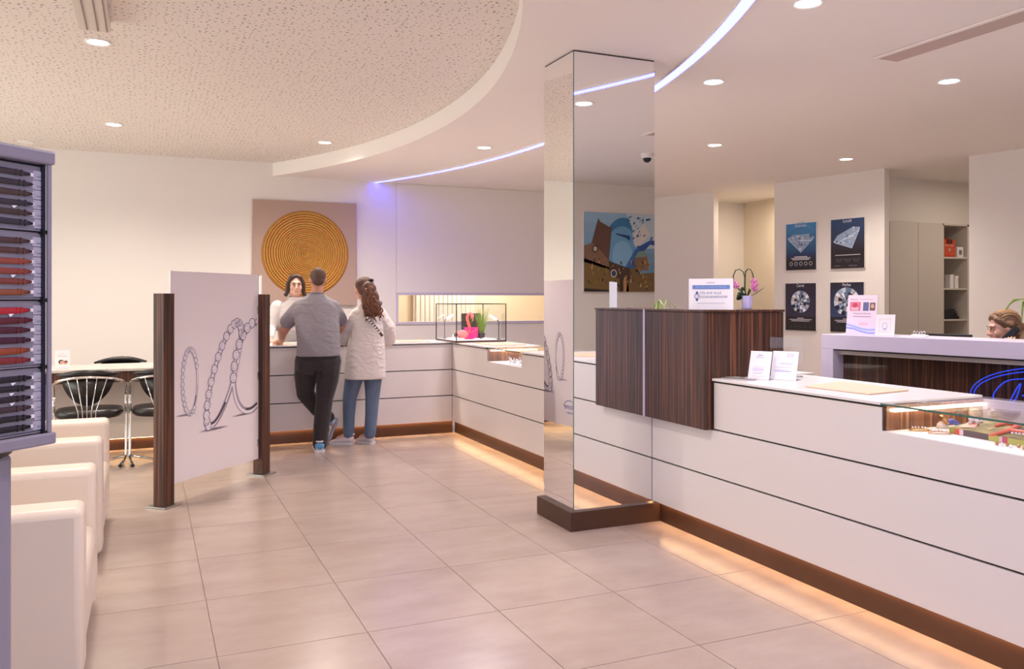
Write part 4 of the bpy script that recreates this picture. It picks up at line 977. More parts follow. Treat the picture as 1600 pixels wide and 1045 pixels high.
p = PR((3.2435, 2.585, ZF), Vector((3.21-3.245, 2.13-2.585, 0)).normalized(), (0, 0, 1))
for x0, x1, c in ((0, .03, '#9a9a42'), (.03, .055, '#d8523c'), (.055, .075, '#e6c6cf'), (.075, .20, '#5f4a4e'), (.20, .25, '#b9b552'), (.25, .265, '#e3cfd8'), (.265, .29, '#c63f52'), (.29, .45, '#b5b254')): p.rect(x0, .002, x1, .026, c, 1)
p.build('spine_print', t)
p = PR((3.26, 2.57, ZF+.0285), (1, 0, 0), (0, 1, 0))
r5 = random.Random(6)
for k in range(26):
    x = r5.uniform(.0, .30); y = r5.uniform(-.40, .02); l = r5.uniform(.04, .14); a = r5.uniform(-.5, .7); p.line([(x, y), (x+l*math.cos(a), y+l*math.sin(a))], r5.uniform(.004, .016), r5.choice(['#b5a86e', '#6a5a38', '#9c8f5c', '#5d4a3a', '#c9bd8c', '#7c8040']), 1+k % 3)
p.poly([(.0, -.02), (.16, .06), (.20, .03), (.05, -.06)], '#e9a89a', 4); p.build('cover_print', t)
t = thing('crystal_cluster', 'cluster of clear crystals on the book in the lit case', 'crystal', (3.41, 2.585, ZF+.029))
for k in range(9):
    c = (3.40+r5.uniform(-.03, .035), 2.58+r5.uniform(-.03, .03), ZF+.030+r5.uniform(0, .012)); s_ = r5.uniform(.008, .013)
    MB().lathe([(.0005, -s_), (s_, -.1*s_), (s_*.9, .4*s_), (.0005, 1.0*s_)], (c[0], c[1], c[2]+s_*.6), 6).build('crystal', mat('pale_crystal', '#dfd6dc', .08, .2) if k == 0 else bpy.data.materials['pale_crystal'], t)
t = thing('coral_necklace', 'salmon coral necklace curled over the book in the lit case', 'necklace', (3.4, 2.4, ZF+.03))
coral = mat('salmon_coral', '#e8705c', .35)
cc = curve([(3.43, 2.50, .034), (3.51, 2.515, .036), (3.545, 2.475, .036), (3.46, 2.43, .036), (3.36, 2.385, .036), (3.26, 2.355, .035), (3.17, 2.335, .034)], 8)
MB().tube([(q.x, q.y, ZF+q.z) for q in cc], [.006+.005*math.sin(PI*i/(len(cc)-1)) for i in range(len(cc))], 8).build('coil', coral, t, smooth='all')
cc = curve([(3.34, 2.385, .034), (3.36, 2.30, .034), (3.34, 2.22, .034), (3.30, 2.16, .034)], 8)
MB().tube([(q.x, q.y, ZF+q.z) for q in cc], .011, 8).build('coil', coral, t, smooth='all')
m = MB()
for k in range(12): MB().ell((3.29+.004*k, 2.325-.013*k, ZF+.036), (.0055, .0055, .0055), 8, 6).build('bead', M['paper'], t, smooth='all')
t = thing('gold_earrings', 'tray of small gold and pearl earrings at the right edge of the lit case', 'earrings', (3.19, 2.26, ZF))
for k in range(10):
    c = (3.165+r5.uniform(-.015, .02), 2.29-.018*k+r5.uniform(-.004, .004), ZF+.007); MB().ell(c, (.007, .007, .007), 8, 6).build('pearl', [gold, M['paper']][k % 2], t, smooth='all')
    MB().tube([(c[0]-.006, c[1], c[2]), (c[0], c[1]+.006, c[2]+.006), (c[0]+.006, c[1], c[2])], .002, 5).build('hook', gold, t)
for x, y, lb, c1 in ((3.56, 2.70, 'left wooden mushroom stand at the back of the lit case', '#d8b48c'), (3.61, 2.64, 'right pale mushroom stand at the back of the lit case', '#e6dccf')):
    t = thing('mushroom_stand', lb, 'ornament', (x, y, ZF)); m1 = mat('mushroom_'+c1[1:], c1, .5)
    MB().lathe([(.016, 0), (.014, .02), (.012, .05)], (x, y, ZF+.0), 14).build('stem', m1, t, smooth=True); MB().lathe([(.010, .048), (.026, .05), (.027, .06), (.018, .075), (.001, .08)], (x, y, ZF), 18).build('cap', m1, t, smooth=True)
t = thing('dried_branch', 'brown twig arrangement at the back right of the lit case', 'branch', (3.6, 2.45, ZF))
for k in range(8):
    a = r5.uniform(-1.2, 1.2); MB().tube([(3.645, 2.50, ZF+.03), (3.645, 2.46+.05*a, ZF+.06), (3.64, 2.42+.10*a, ZF+.06+r5.uniform(0, .03))], [.004, .003, .0015], 5).build('twig', mat('twig_brown', '#7a4a34', .7) if k == 0 else bpy.data.materials['twig_brown'], t, smooth='all')
# far lit niche: white coral
t = thing('white_coral', 'white branching coral with rings in the small lit niche', 'ornament', (3.15, 7.0, .846))
m = MB(); r6 = random.Random(9)
for k in range(16):
    b = Vector((3.11+r6.uniform(-.03, .06), 7.15-r6.uniform(0, .36), .846)); d = Vector((r6.uniform(-.03, .04), r6.uniform(-.06, .06), r6.uniform(.03, .075))); MB().tube([b, b+d*.5+Vector((.005, .005, 0)), b+d], [.009, .007, .004], 6).build('branch', M['paper'], t, smooth='all')
MB().ell((3.12, 6.95, .85), (.07, .2, .012)).build('base', M['paper'], t, smooth='all')

# ------------------------------------------------------------------ corner glass showcase and contents
g0, g1, h0, h1 = 3.0, 3.57, 8.29, 8.96
t = thing('glass_showcase', 'glass showcase box on the corner worktop with a thin dark frame', 'showcase', ((g0+g1)/2, (h0+h1)/2, ZW))
MB().box(g0, g1, h0, h1, ZW, ZW+.018).build('base', M['bronze'], t)
MB().box(g0+.006, g1-.006, h0+.006, h1-.006, ZW+.018, ZW+.022).build('base_cloth', M['paper'], t)
ZS = ZW+.0225; ZT = 1.397
for a_ in ((g0, g0+.003, h0, h1), (g1-.003, g1, h0, h1), (g0, g1, h0, h0+.003), (g0, g1, h1-.003, h1)): MB().box(*a_, ZW+.018, ZT).build('glass_pane', M['glass'], t)
MB().box(g0, g1, h0, h1, ZT-.003, ZT).build('glass_top', M['glass'], t)
for x in (g0, g1):
    for y in (h0, h1): MB().box(x-.004, x+.004, y-.004, y+.004, ZW+.002, ZT+.002).build('edge_bar', M['steel'] if 0 else M['black'], t)
for y in (h0, h1): MB().box(g0, g1, y-.004, y+.004, ZT-.002, ZT+.005).build('edge_bar', M['black'], t)
for x in (g0, g1): MB().box(x-.004, x+.004, h0, h1, ZT-.002, ZT+.005).build('edge_bar', M['black'], t)
def lamp(x, y, dx, label):
    t = thing('display_lamp', label, 'lamp', (x, y, ZS)); d = Vector((dx*.8, -.25*0+.1, 0)).normalized()
    MB().lathe([(.022, 0), (.022, .006), (.006, .010)], (x, y, ZS), 16).build('foot', M['blackp'], t)
    MB().tube([(x, y, ZS+.008), (x, y, ZS+.19), (x+d.x*.008, y+d.y*.008, ZS+.205), (x+d.x*.03, y+d.y*.03, ZS+.222)], .0045, 8).build('stem', M['blackp'], t, smooth='all')
    MB().tube([(x+d.x*.026, y+d.y*.026, ZS+.219), (x+d.x*.10, y+d.y*.10, ZS+.262)], .009, 8).build('lamp_head', M['lamp'], t, smooth='all')
lamp(3.045, 8.80, 1, 'small black display lamp at the left of the glass showcase'); lamp(3.515, 8.36, -1, 'small black display lamp at the right of the glass showcase')
def cam_v(o, a, b, c=0):            # a right, b up, c away, seen from the shop entrance
    return (o[0]+a*.94+c*.33, o[1]-a*.33+c*.94, o[2]+b)
pink = mat('magenta_card', '#e02a86', .5); pinkl = mat('pink_plush', '#f08a86', .7)
bo = (3.27, 8.56, ZS)
Rb = Matrix.Rotation(-.35, 3, 'Z')
t = thing('gift_bag', 'magenta gift bag in the glass showcase', 'bag', bo)
m = MB(); m.loft([[tuple(Rb @ Vector((x*k, y, z))+Vector(bo)) for x, y in ((-.075, -.035), (.075, -.035), (.075, .035), (-.075, .035))] for z, k in ((0, .92), (.13, 1.06))]); m.build('body', pink, t, bevel=.003)
for s_ in (-1, 1): MB().tube([tuple(Rb @ Vector((x, .034*s_, z))+Vector(bo)) for x, z in ((-.055, .125), (-.05, .10), (0, .075), (.05, .10), (.055, .125))], .003, 6).build('handle', pinkl, t, smooth='all')
fo = cam_v(bo, -.075, 0, -.02)
t = thing('flamingo_figure', 'pink flamingo figure with long neck in the glass showcase', 'figurine', fo)
MB().ell(cam_v(fo, -.015, .055), (.075, .045, .05)).ell(cam_v(fo, -.075, .07), (.03, .025, .022)).build('body', pinkl, t, smooth='all')
nk = [cam_v(fo, .045, .06), cam_v(fo, .06, .11), cam_v(fo, .045, .17), cam_v(fo, .032, .22), cam_v(fo, .04, .262), cam_v(fo, .065, .278), cam_v(fo, .082, .262)]
MB().tube([tuple(p) for p in curve(nk, 6)], .017, 10).build('neck', mat('coral_plush', '#ee6f62', .6), t, smooth='all')
MB().ell(cam_v(fo, .085, .255), (.022, .020, .026)).build('head', pinkl, t, smooth='all'); MB().ell(cam_v(fo, .092, .222), (.010, .010, .026)).build('beak', mat('beak_yellow', '#e8b04a', .4), t, smooth='all'); MB().ell(cam_v(fo, .10, .222), (.007, .007, .010)).build('beak_tip', M['blackp'], t, smooth='all')
for s_ in (-.03, .02): MB().tube([cam_v(fo, s_, .03), cam_v(fo, s_, 0.0)], .006, 6).build('leg', pinkl, t)
wo = cam_v(bo, -.175, 0, -.04)
t = thing('wrist_watch', 'black and white wrist watch beside the flamingo in the showcase', 'watch', wo)
MB().lathe([(.024, .02), (.03, .026), (.03, .05), (.024, .056)], wo, 18).build('strap_roll', M['paper'], t, smooth=True); MB().ell(cam_v(wo, .005, .05, -.03), (.022, .008, .024)).build('dial', M['blackp'], t, smooth='all'); MB().lathe([(.035, 0), (.03, .022)], wo, 18).build('cushion', M['paper'], t, smooth=True)
go = cam_v(bo, .115, 0, .03)
t = thing('potted_grass', 'tuft of green grass in a dark pot in the glass showcase', 'plant', go)
MB().lathe([(.028, 0), (.042, .065), (.038, .065), (.025, .01)], go, 18).build('pot', M['soil'], t, smooth=True)
m = MB(); r7 = random.Random(12)
for k in range(90):
    a = r7.uniform(0, 6.28); r_ = r7.uniform(0, .028); l = r7.uniform(.15, .29); b = Vector(go)+Vector((r_*math.cos(a), r_*math.sin(a), .06)); d = Vector((math.cos(a)*r7.uniform(.0, .06), math.sin(a)*r7.uniform(0, .06), l))
    m.tube([b, b+d*.55+Vector((0, 0, .01)), b+d+Vector((d.x*.5, d.y*.5, 0))], [.0022, .002, .0006], 4)
o = m.build('grass_blades', M['plantL'], t); o['kind'] = 'stuff'
po = cam_v(bo, -.005, 0, .20)
t = thing('photo_board', 'dark nature photo board standing behind the flamingo in the showcase', 'picture', po)
Rp = Matrix(((.94, .33, 0), (-.33, .94, 0), (0, 0, 1)))
MB().box(-.10, .12, 0, .006, 0, .28, None, Rp, po).build('board', M['paper'], t)
p = PR((*cam_v(po, -.10, 0, -.001),), (.94, -.33, 0), (0, 0, 1)); p.rect(0, 0, .22, .28, '#4a3c30', 1)
for k in range(40): x = r7.uniform(0, .19); y = r7.uniform(.08, .25); p.line([(x, y), (x+r7.uniform(.005, .03), y+r7.uniform(-.02, .03))], r7.uniform(.003, .012), r7.choice(['#2b221c', '#6c5c40', '#8c7c54', '#3a2f26', '#55603a']), 2)
p.build('photo_print', t)
for k, (a, c, s_) in enumerate(((-.12, -.10, .035), (.06, -.12, .03), (.16, -.05, .035), (-.20, .06, .03))):
    q = cam_v(bo, a, 0, c); tag(MB().ell((q[0], q[1], q[2]+.007), (s_*1.5, s_, .009)).build('white_stone', M['paper'], smooth='all'), ['flat white stone in front of the flamingo in the showcase', 'flat white stone in front of the gift bag in the showcase', 'flat white stone before the potted grass in the showcase', 'flat white stone left of the watch in the showcase'][k], 'stone', 'white stones in the showcase')
tag(MB().prism([(3.14, 7.60), (3.14, 8.15), (3.50, 8.15), (3.50, 7.60)], ZW, ZW+.008).build('counter_pad', M['pad'], bevel=.003), 'beige leather pad in front of the glass showcase', 'pad')
tag(MB().prism([(2.42, 8.62), (2.42, 8.95), (2.82, 8.95), (2.82, 8.62)], ZW, ZW+.008).build('counter_pad', M['pad'], bevel=.003), 'beige leather pad on the back counter right of the woman', 'pad')
tag(MB().prism([(1.25, 8.66), (1.22, 8.95), (1.72, 8.95), (1.70, 8.66)], ZW, ZW+.008).build('counter_pad', M['pad'], bevel=.003), 'beige leather pad between the clerk and the man in grey', 'pad')
t = thing('brochure', 'open white brochure lying beside the pad before the clerk', 'paper', (1.35, 8.78, ZW+.008)); MB().box(1.28, 1.48, 8.72, 8.88, ZW+.0085, ZW+.0105).build('page', M['paper'], t); p = PR((1.28, 8.72, ZW+.0108), (1, 0, 0), (0, 1, 0)); p.rect(.02, .08, .10, .12, '#d8a860', 1); p.rect(.02, .03, .15, .04, '#c9bdb5', 1); p.build('page_print', t)

# ------------------------------------------------------------------ things on the reception desk
ZD = 1.1915
def dk(s_, d, z=0): return tuple(A+U*s_-N*d+Vector((0, 0, ZD+z)))
def prf(p):
    p.grad(0, 0, .235, .29, '#e3d6ea', '#f4dfe8', 1, 8)
    p.rect(.02, .175, .105, .24, '#e07a92', 2); p.disc(.06, .215, .02, .018, '#c94a6c', 3); p.rect(.03, .18, .09, .20, '#f2b9c6', 3); p.rect(.125, .175, .170, .238, '#66709c', 2); p.rect(.178, .178, .22, .235, '#7b5c58', 2); p.disc(.199, .21, .013, .016, '#d9ab98', 3)
    p.text('Aktion', .05, .252, .022, '#d0789a', 2); p.rect(.10, .255, .20, .262, '#d9c6d6', 2)
    p.text('Schmuck & Service', .118, .150, .018, '#8a5a8a', 2); p.rect(.05, .130, .19, .136, '#b791b4', 2)
    p.line([(0, .075), (.06, .062), (.12, .045), (.18, .038), (.235, .042)], .014, '#a9b4ee', 2); p.line([(0, .05), (.06, .045), (.12, .026), (.18, .016), (.235, .018)], .012, '#93a5f2', 2); p.rect(.10, .07, .17, .09, '#f2c3d8', 2)
easel(dk(.135, .10), U, .235, .285, .12, 'flyer_stand', 'glossy pink flyer in a clear stand on the reception desk', 'flyer stand', prf)
t = easel(dk(.385, .07), U, .145, .152, .10, 'picture_frame', 'small white square frame beside the pink flyer', 'frame', lambda p: (p.ring(.0725, .07, .018, .022, .003, '#b7b6d8', 2), p.line([(.03, .03), (.115, .03), (.115, .12), (.03, .12)], .002, '#e0d5c8', 1, True), p.disc(.0725, .05, .014, .006, '#c9c9e6', 2)))
t = thing('computer_monitor', 'black monitor whose top edge shows above the reception desk', 'monitor', dk(.95, .45, -.35))
mm = MB(); rb(mm, .52, .86, .44, .475, .86, 1.206); mm.build('screen', M['blackp'], t, bevel=.004); mm = MB(); rb(mm, .66, .74, .476, .50, .78, 1.0); mm.build('neck', M['blackp'], t); mm = MB(); rb(mm, .58, .82, .42, .60, .764, .78); mm.build('foot', M['blackp'], t)
tag(None or (lambda m_: m_.build('work_table', M['cab']))(rb(MB(), .1, 3.6, .41, .74, .735, .763)), 'cream work table hidden behind the reception desk front', 'table')
t = thing('ring_tray', 'small white tray with rings on the reception desk', 'tray', dk(.70, .10))
mm = MB(); mm.box(0, .10, 0, .05, 0, .018, None, RDm, dk(.655, .06)); mm.build('tray', M['paper'], t, bevel=.003)
for k in range(4):
    c = Vector(dk(.668+.022*k, .085, .030)); MB().tube([tuple(c+Vector((U.x*.009*math.cos(a), U.y*.009*math.cos(a), .011*math.sin(a)))) for a in [2*PI*i/14 for i in range(14)]], .0025, 5, True).build('ring', silver, t, smooth='all')
po = Vector(dk(1.40, .16))
t = thing('desk_orchid', 'green leafed plant at the right edge of the reception desk', 'plant', tuple(po))
MB().lathe([(.05, 0), (.065, .12), (.06, .12), (.045, .01)], po, 20).build('pot', M['paper'], t, smooth=True)
def dv(a, b, c=0): return tuple(po+vx*a+vz*b+vy*c)
leaf([dv(0, .11), dv(-.03, .19), dv(-.06, .245), dv(-.085, .24), dv(-.092, .17), dv(-.088, .11)], .024, 'leaf', M['plantL'], t, (.4, -.9, .1))
MB().tube([dv(0, .11), dv(.0, .25), dv(-.05, .265), dv(-.11, .255), dv(-.16, .235), dv(-.185, .195)], .004, 6).build('stem', M['plantL'], t, smooth='all')
leaf([dv(-.10, .258), dv(-.14, .25), dv(-.165, .228), dv(-.185, .19)], .010, 'leaf', M['plantL'], t, (.4, -.9, .1))
leaf([dv(0, .11), dv(.05, .18), dv(.10, .17)], .02, 'leaf', M['plantL'], t, (.4, -.9, .1))
# ------------------------------------------------------------------ people
skinM = mat('skin_tan', '#c98f74', .55); skinL = mat('skin_fair', '#dba994', .55)
def rz3(a): return Matrix.Rotation(a, 3, 'Z')
def face_frame(c, yaw, pitch): return rz3(yaw) @ Matrix.Rotation(pitch, 3, 'X'), Vector(c)
def head(mb, c, yaw, pitch, k=1.0, fem=False):
    R, C_ = face_frame(c, yaw, pitch)
    def e(p, r): mb.ell(tuple(R @ (Vector(p)*k)+C_), tuple(q*k for q in r), 20, 14, R)
    e((0, .014, .028), (.075, .095, .088)); e((0, -.020, -.042), (.057 if not fem else .054, .066, .068)); e((0, -.060, -.090), (.026 if not fem else .021, .024, .022))
    for s_ in (-1, 1):
        e((s_*.036, -.052, -.028), (.028, .030, .030)); e((s_*.078, .016, -.012), (.009, .021, .033)); e((s_*.042, -.010, -.075), (.020, .04, .025))
        e((s_*.012, -.094, -.034), (.011, .010, .009))
    e((0, -.074, .026), (.050, .020, .013)); e((0, -.085, -.064), (.023, .013, .010)); e((0, -.083, -.076), (.020, .012, .008))
    mb.capsule(tuple(R @ (Vector((0, -.086, .010))*k)+C_), tuple(R @ (Vector((0, -.107, -.030))*k)+C_), .0095*k, .0125*k, 10)
def face_parts(par, c, yaw, pitch, brow, iris='#3c3a3a', k=1.0, lip='#b5665c'):
    R, C_ = face_frame(c, yaw, pitch); F = lambda p: tuple(R @ (Vector(p)*k)+C_)
    wm = mat('eye_white', '#c9bfb8', .3); im = mat('iris', iris, .2); bm_ = mat('brow_hair', brow, .7); lm = mat('lips', lip, .5)
    for s_ in (-1, 1):
        ey = MB().ell(F((s_*.031, -.0825, .004)), (.0125*k, .008*k, .0065*k), 12, 8, R).build('eye', wm, par, False, 'all')
        MB().ell(F((s_*.031, -.0885, .004)), (.0055*k, .003*k, .0055*k), 10, 6, R).build('iris', im, ey, False, 'all')
        MB().tube([F((s_*.014, -.093, .022)), F((s_*.03, -.0935, .028)), F((s_*.048, -.084, .023))], [.0025*k, .0036*k, .002*k], 6).build('eyebrow', bm_, par, False, 'all')
        MB().tube([F((s_*.018, -.090, .008)), F((s_*.031, -.0915, .0115)), F((s_*.044, -.084, .007))], .0016*k, 5).build('eyelash', bm_, par, False, 'all')
    MB().tube([F((-.021, -.092, -.0685)), F((-.008, -.0985, -.067)), F((0, -.098, -.068)), F((.008, -.0985, -.067)), F((.021, -.092, -.0685))], [.002*k, .0052*k, .0055*k, .0052*k, .002*k], 8).build('mouth', lm, par, False, 'all')
def hand(body, ex, w, d, nrm, side, curl=.35, k=1.0):
    """palm goes to the fused body, five bent fingers to extra; nrm points out of the back of the hand"""
    d = Vector(d).normalized(); n = Vector(nrm); n = (n-d*n.dot(d)).normalized(); s_ = d.cross(n)*side; w = Vector(w)
    R = Matrix((s_, d, n)).transposed()
    body.ell(tuple(w+d*.045*k), (.042*k, .055*k, .017*k), 14, 10, R); body.capsule(tuple(w-d*.02*k), tuple(w+d*.03*k), .026*k, .030*k, 10)
    for i, L_ in enumerate((.070, .080, .074, .058)):
        b = w+d*(.082 if i in (1, 2) else .076)*k+s_*(-.030+.020*i)*k; p = [b-d*.02*k, b]; a = 0; q = b
        for f in (.45, .32, .26):
            a += curl*(.8 if f == .45 else 1.1); q = q+(d*math.cos(a)-n*math.sin(a))*L_*f*k; p.append(q)
        ex.tube([tuple(v) for v in p], [.0092*k, .009*k, .0084*k, .0078*k, .0055*k], 8)
    b = w+d*.02*k-s_*.034*k; t1 = b-s_*.022*k+d*.024*k-n*.008*k; t2 = t1-s_*.006*k+d*.026*k-n*.010*k; t3 = t2+d*.016*k-n*.006*k
    ex.tube([tuple(b+s_*.014*k), tuple(b), tuple(t1), tuple(t2), tuple(t3)], [.013*k, .013*k, .011*k, .0098*k, .006*k], 8)
def shoe(par, heel, toe, up, w, upper, sole, heelc=None, dark=None):
    heel = Vector(heel); d = Vector(toe)-heel; L_ = d.length; d.normalize(); up = Vector(up); up = (up-d*up.dot(d)).normalized(); s_ = d.cross(up)
    def ring(t_, hw, z0, z1): return [tuple(heel+d*L_*t_+s_*hw*math.cos(a)+up*(z0+(z1-z0)*.5*(1+math.sin(a)))) for a in [2*PI*i/14 for i in range(14)]]
    root = MB().loft([ring(0, w*.55, .018, .075), ring(.04, w*.78, .015, .092), ring(.14, w*.86, .015, .102), ring(.30, w*.86, .015, .100), ring(.48, w*.92, .015, .082), ring(.66, w, .015, .062), ring(.84, w*.92, .015, .050), ring(.95, w*.66, .016, .040), ring(1, w*.3, .018, .030)]).build('shoe', upper, par, False, 'all')
    def flat(t_, hw): return [tuple(heel+d*L_*t_+s_*hw*q+up*z) for q, z in ((-1, 0), (1, 0), (1, .024), (-1, .024))]
    MB().loft([flat(-.02, w*.55), flat(.03, w*.88), flat(.2, w*.92), flat(.45, w*.94), flat(.68, w*1.06), flat(.86, w*.98), flat(.97, w*.7), flat(1.02, w*.35)]).build('sole', sole, root, False)
    if heelc: MB().loft([ring(-.008, w*.56, .026, .078), ring(.035, w*.82, .026, .094), ring(.15, w*.91, .026, .100), ring(.24, w*.90, .03, .075)]).build('heel_patch', heelc, root, False, 'all')
    if dark: MB().loft([ring(.34, w*.91, .03, .090), ring(.44, w*.96, .028, .082), ring(.56, w*1.0, .028, .068)]).build('side_panel', dark, root, False, 'all')
    MB().tube([tuple(heel+d*L_*.13+s_*w*.62*math.cos(a)+up*.102+d*L_*.16*math.sin(a)) for a in [2*PI*i/16 for i in range(16)]], .008, 6, True).build('collar', upper, root, False, 'all')
    return root

def cloth(name, col, bs=14, dist=.012, rough=.8, fine=None):
    m = mat(name, col, rough, sheen=.15); nt = m.node_tree; b = nt.nodes['Principled BSDF']; L = nt.links
    tc = nt.nodes.new('ShaderNodeTexCoord'); mp = nt.nodes.new('ShaderNodeMapping'); mp.inputs['Scale'].default_value = (1, 1, 1.7); mp.inputs['Rotation'].default_value = (0, .35, .2)
    n = nt.nodes.new('ShaderNodeTexNoise'); n.inputs['Scale'].default_value = bs; n.inputs['Detail'].default_value = 3; n.inputs['Distortion'].default_value = 1.2
    bp = nt.nodes.new('ShaderNodeBump'); bp.inputs['Strength'].default_value = .6; bp.inputs['Distance'].default_value = dist
    L.new(tc.outputs['Object'], mp.inputs[0]); L.new(mp.outputs[0], n.inputs[0]); L.new(n.outputs[0], bp.inputs['Height']); L.new(bp.outputs[0], b.inputs['Normal']); return m

# --- man in grey T-shirt, back turned, leaning on the counter, one foot crossed on its toe
t = thing('person', 'man in grey T-shirt and dark jeans, back turned, leaning on the counter', 'person', (1.545, 8.0, 0), -math.atan2(1.545, 8.0))
SH_L, EL_L, WR_L = (-.230, .14, 1.35), (-.375, .26, 1.15), (-.405, .49, 1.035)
SH_R, EL_R, WR_R = (.092, .14, 1.35), (.180, .32, 1.17), (.06, .56, 1.035)
HP_R, KN_R, AN_R = (.055, .03, .86), (.012, .02, .50), (-.028, .01, .09)
HP_L, KN_L, AN_L = (-.150, .05, .86), (-.172, .15, .54), (.085, .20, .225)
HC = (-.052, .19, 1.635)
b = MB(); ex = MB()
b.stations([(-.045, .04, .82, .16, .11), (-.045, .05, 1.0, .165, .11), (-.055, .09, 1.2, .175, .11), (-.065, .13, 1.36, .18, .10), (-.068, .15, 1.45, .12, .07), (-.066, .16, 1.49, .06, .055)])
head(b, HC, PI+.06, .12); b.capsule((-.062, .160, 1.46), (-.056, .185, 1.57), .062, .056)
b.chain([SH_L, EL_L, WR_L], [.055, .050, .033]); b.chain([SH_R, EL_R, WR_R], [.055, .048, .033])
b.chain([HP_R, KN_R, AN_R], [.095, .062, .042]); b.chain([HP_L, KN_L, AN_L], [.095, .062, .042]); b.capsule(AN_R, (-.045, .14, .045), .035, .03); b.capsule(AN_L, (.055, .21, .09), .035, .03)
hand(b, ex, WR_L, (-.30, .80, -.28), (0, .25, 1), 1, .25); hand(b, ex, WR_R, (-.55, .7, -.25), (0, .2, 1), -1, .25)
blob('body', b, skinM, t, .010, 3, ex)
s = MB().stations([(-.043, .035, .905, .208, .150), (-.042, .04, .96, .206, .150), (-.045, .055, 1.06, .203, .150), (-.052, .08, 1.18, .210, .150), (-.062, .110, 1.28, .212, .142), (-.068, .132, 1.36, .208, .130), (-.068, .142, 1.41, .188, .115), (-.068, .150, 1.45, .148, .095), (-.066, .158, 1.482, .100, .076), (-.064, .162, 1.505, .070, .064)])
s.capsule((-.225, .138, 1.365), (-.335, .218, 1.235), .080, .080); s.capsule((.088, .138, 1.365), (.158, .235, 1.25), .080, .076); s.capsule((-.19, .12, 1.32), (.05, .12, 1.32), .11, .11)
gs = cloth('grey_jersey', '#8c868b', 7, .03)
blob('t_shirt', s, gs, t, .010, 8)
MB().tube([(-.064+.070*math.cos(a), .166+.064*math.sin(a), 1.500-.012*math.sin(a)) for a in [2*PI*i/24 for i in range(24)]], .010, 8, True).build('collar', gs, t, False, 'all')
j = MB().stations([(-.046, .045, .955, .190, .128), (-.046, .045, .91, .196, .135), (-.048, .035, .83, .206, .150), (-.05, .035, .77, .200, .140)])
j.chain([HP_R, (.04, .02, .68), KN_R, (-.012, .015, .28), (-.030, .0, .075)], [.118, .108, .083, .078, .072]); j.chain([HP_L, (-.165, .09, .70), KN_L, (-.05, .18, .38), (.045, .195, .29)], [.118, .108, .084, .078, .068])
dj = cloth('black_denim', '#2d2527', 16, .012, .85)
blob('jeans', j, dj, t, .010, 3)
MB().tube([(-.046+.194*math.cos(a), .045+.133*math.sin(a), .945) for a in [2*PI*i/32 for i in range(32)]], .012, 6, True).build('belt', M['blackp'], t, False, 'all')
for x in (-.14, .05): MB().box(x-.055, x+.055, -.118, -.112, .74, .87).build('back_pocket', dj, t, False, False, .004)
sw = mat('white_leather_shoe', '#d8d4d6', .5); sb_ = mat('blue_leather_shoe', '#5f9cc9', .5); so_ = mat('grey_rubber', '#8c93a0', .6)
shoe(t, (-.030, -.075, .0), (-.055, .215, 0), (0, 0, 1), .052, sw, sw, sb_, M['blackp'])
shoe(t, (.140, .205, .262), (.030, .235, .012), (-.80, -.18, .35), .052, sw, so_, sb_, M['blackp'])
R, C_ = face_frame(HC, PI+.06, .12)
hm = MB(); hm.ell(tuple(R @ Vector((0, .022, .037))+C_), (.0775, .0935, .0835), 20, 14, R); hm.ell(tuple(R @ Vector((0, .060, -.012))+C_), (.060, .048, .050), 16, 10, R)
blob('hair', hm, mat('short_brown_hair', '#5d4538', .75, bump=(220, .4, .003)), t, .008, 2)

# --- woman in white blouse
t = thing('person', 'woman with long curly ponytail in a white blouse and blue jeans at the counter', 'person', (1.93, 8.20, 0), -math.atan2(1.93, 8.20))
HC = (.045, .05, 1.555); YW = math.radians(-127)
SH_L, EL_L, WR_L = (-.025, .05, 1.30), (-.125, .12, 1.09), (-.185, .30, 1.028)
SH_R, EL_R, WR_R = (.225, .04, 1.30), (.285, .08, 1.08), (.28, .30, 1.03)
b = MB(); ex = MB()
b.stations([(.07, .03, .76, .145, .10), (.075, .03, 1.0, .12, .085), (.09, .04, 1.2, .135, .09), (.095, .045, 1.33, .13, .075), (.075, .05, 1.39, .06, .05)])
head(b, HC, YW, .10, .95, True); b.capsule((.078, .045, 1.37), (.06, .05, 1.49), .048, .046)
b.chain([SH_L, EL_L, WR_L], [.048, .038, .026]); b.chain([SH_R, EL_R, WR_R], [.048, .038, .026])
LL = [(-.005, .03, .80), (-.085, .06, .46), (-.095, .045, .10)]; RL = [(.145, .03, .80), (.140, .055, .46), (.115, .03, .10)]
b.chain(LL, [.085, .055, .036]); b.chain(RL, [.085, .055, .036]); b.capsule(LL[2], (-.20, .07, .05), .03, .028); b.capsule(RL[2], (.03, .13, .05), .03, .028)
hand(b, ex, WR_L, (-.25, .8, -.35), (0, .3, 1), 1, .3, .88); hand(b, ex, WR_R, (-.3, .8, -.3), (0, .3, 1), -1, .3, .88)
blob('body', b, skinL, t, .010, 3, ex)
s = MB().stations([(.065, .03, .655, .205, .155), (.066, .03, .72, .205, .157), (.07, .03, .85, .198, .152), (.080, .03, 1.0, .186, .140), (.092, .035, 1.15, .172, .128), (.098, .04, 1.26, .158, .108), (.09, .045, 1.335, .122, .084), (.080, .048, 1.385, .075, .060)])
s.chain([(.0, .045, 1.29), (-.085, .08, 1.16), (-.135, .14, 1.05), (-.168, .23, 1.035)], [.082, .092, .078, .045]); s.chain([(.205, .04, 1.29), (.275, .06, 1.16), (.298, .11, 1.05), (.292, .22, 1.035)], [.082, .094, .082, .046])
wb = cloth('white_blouse_cotton', '#e0d6d0', 8, .035, .85)
blob('blouse', s, wb, t, .010, 3)
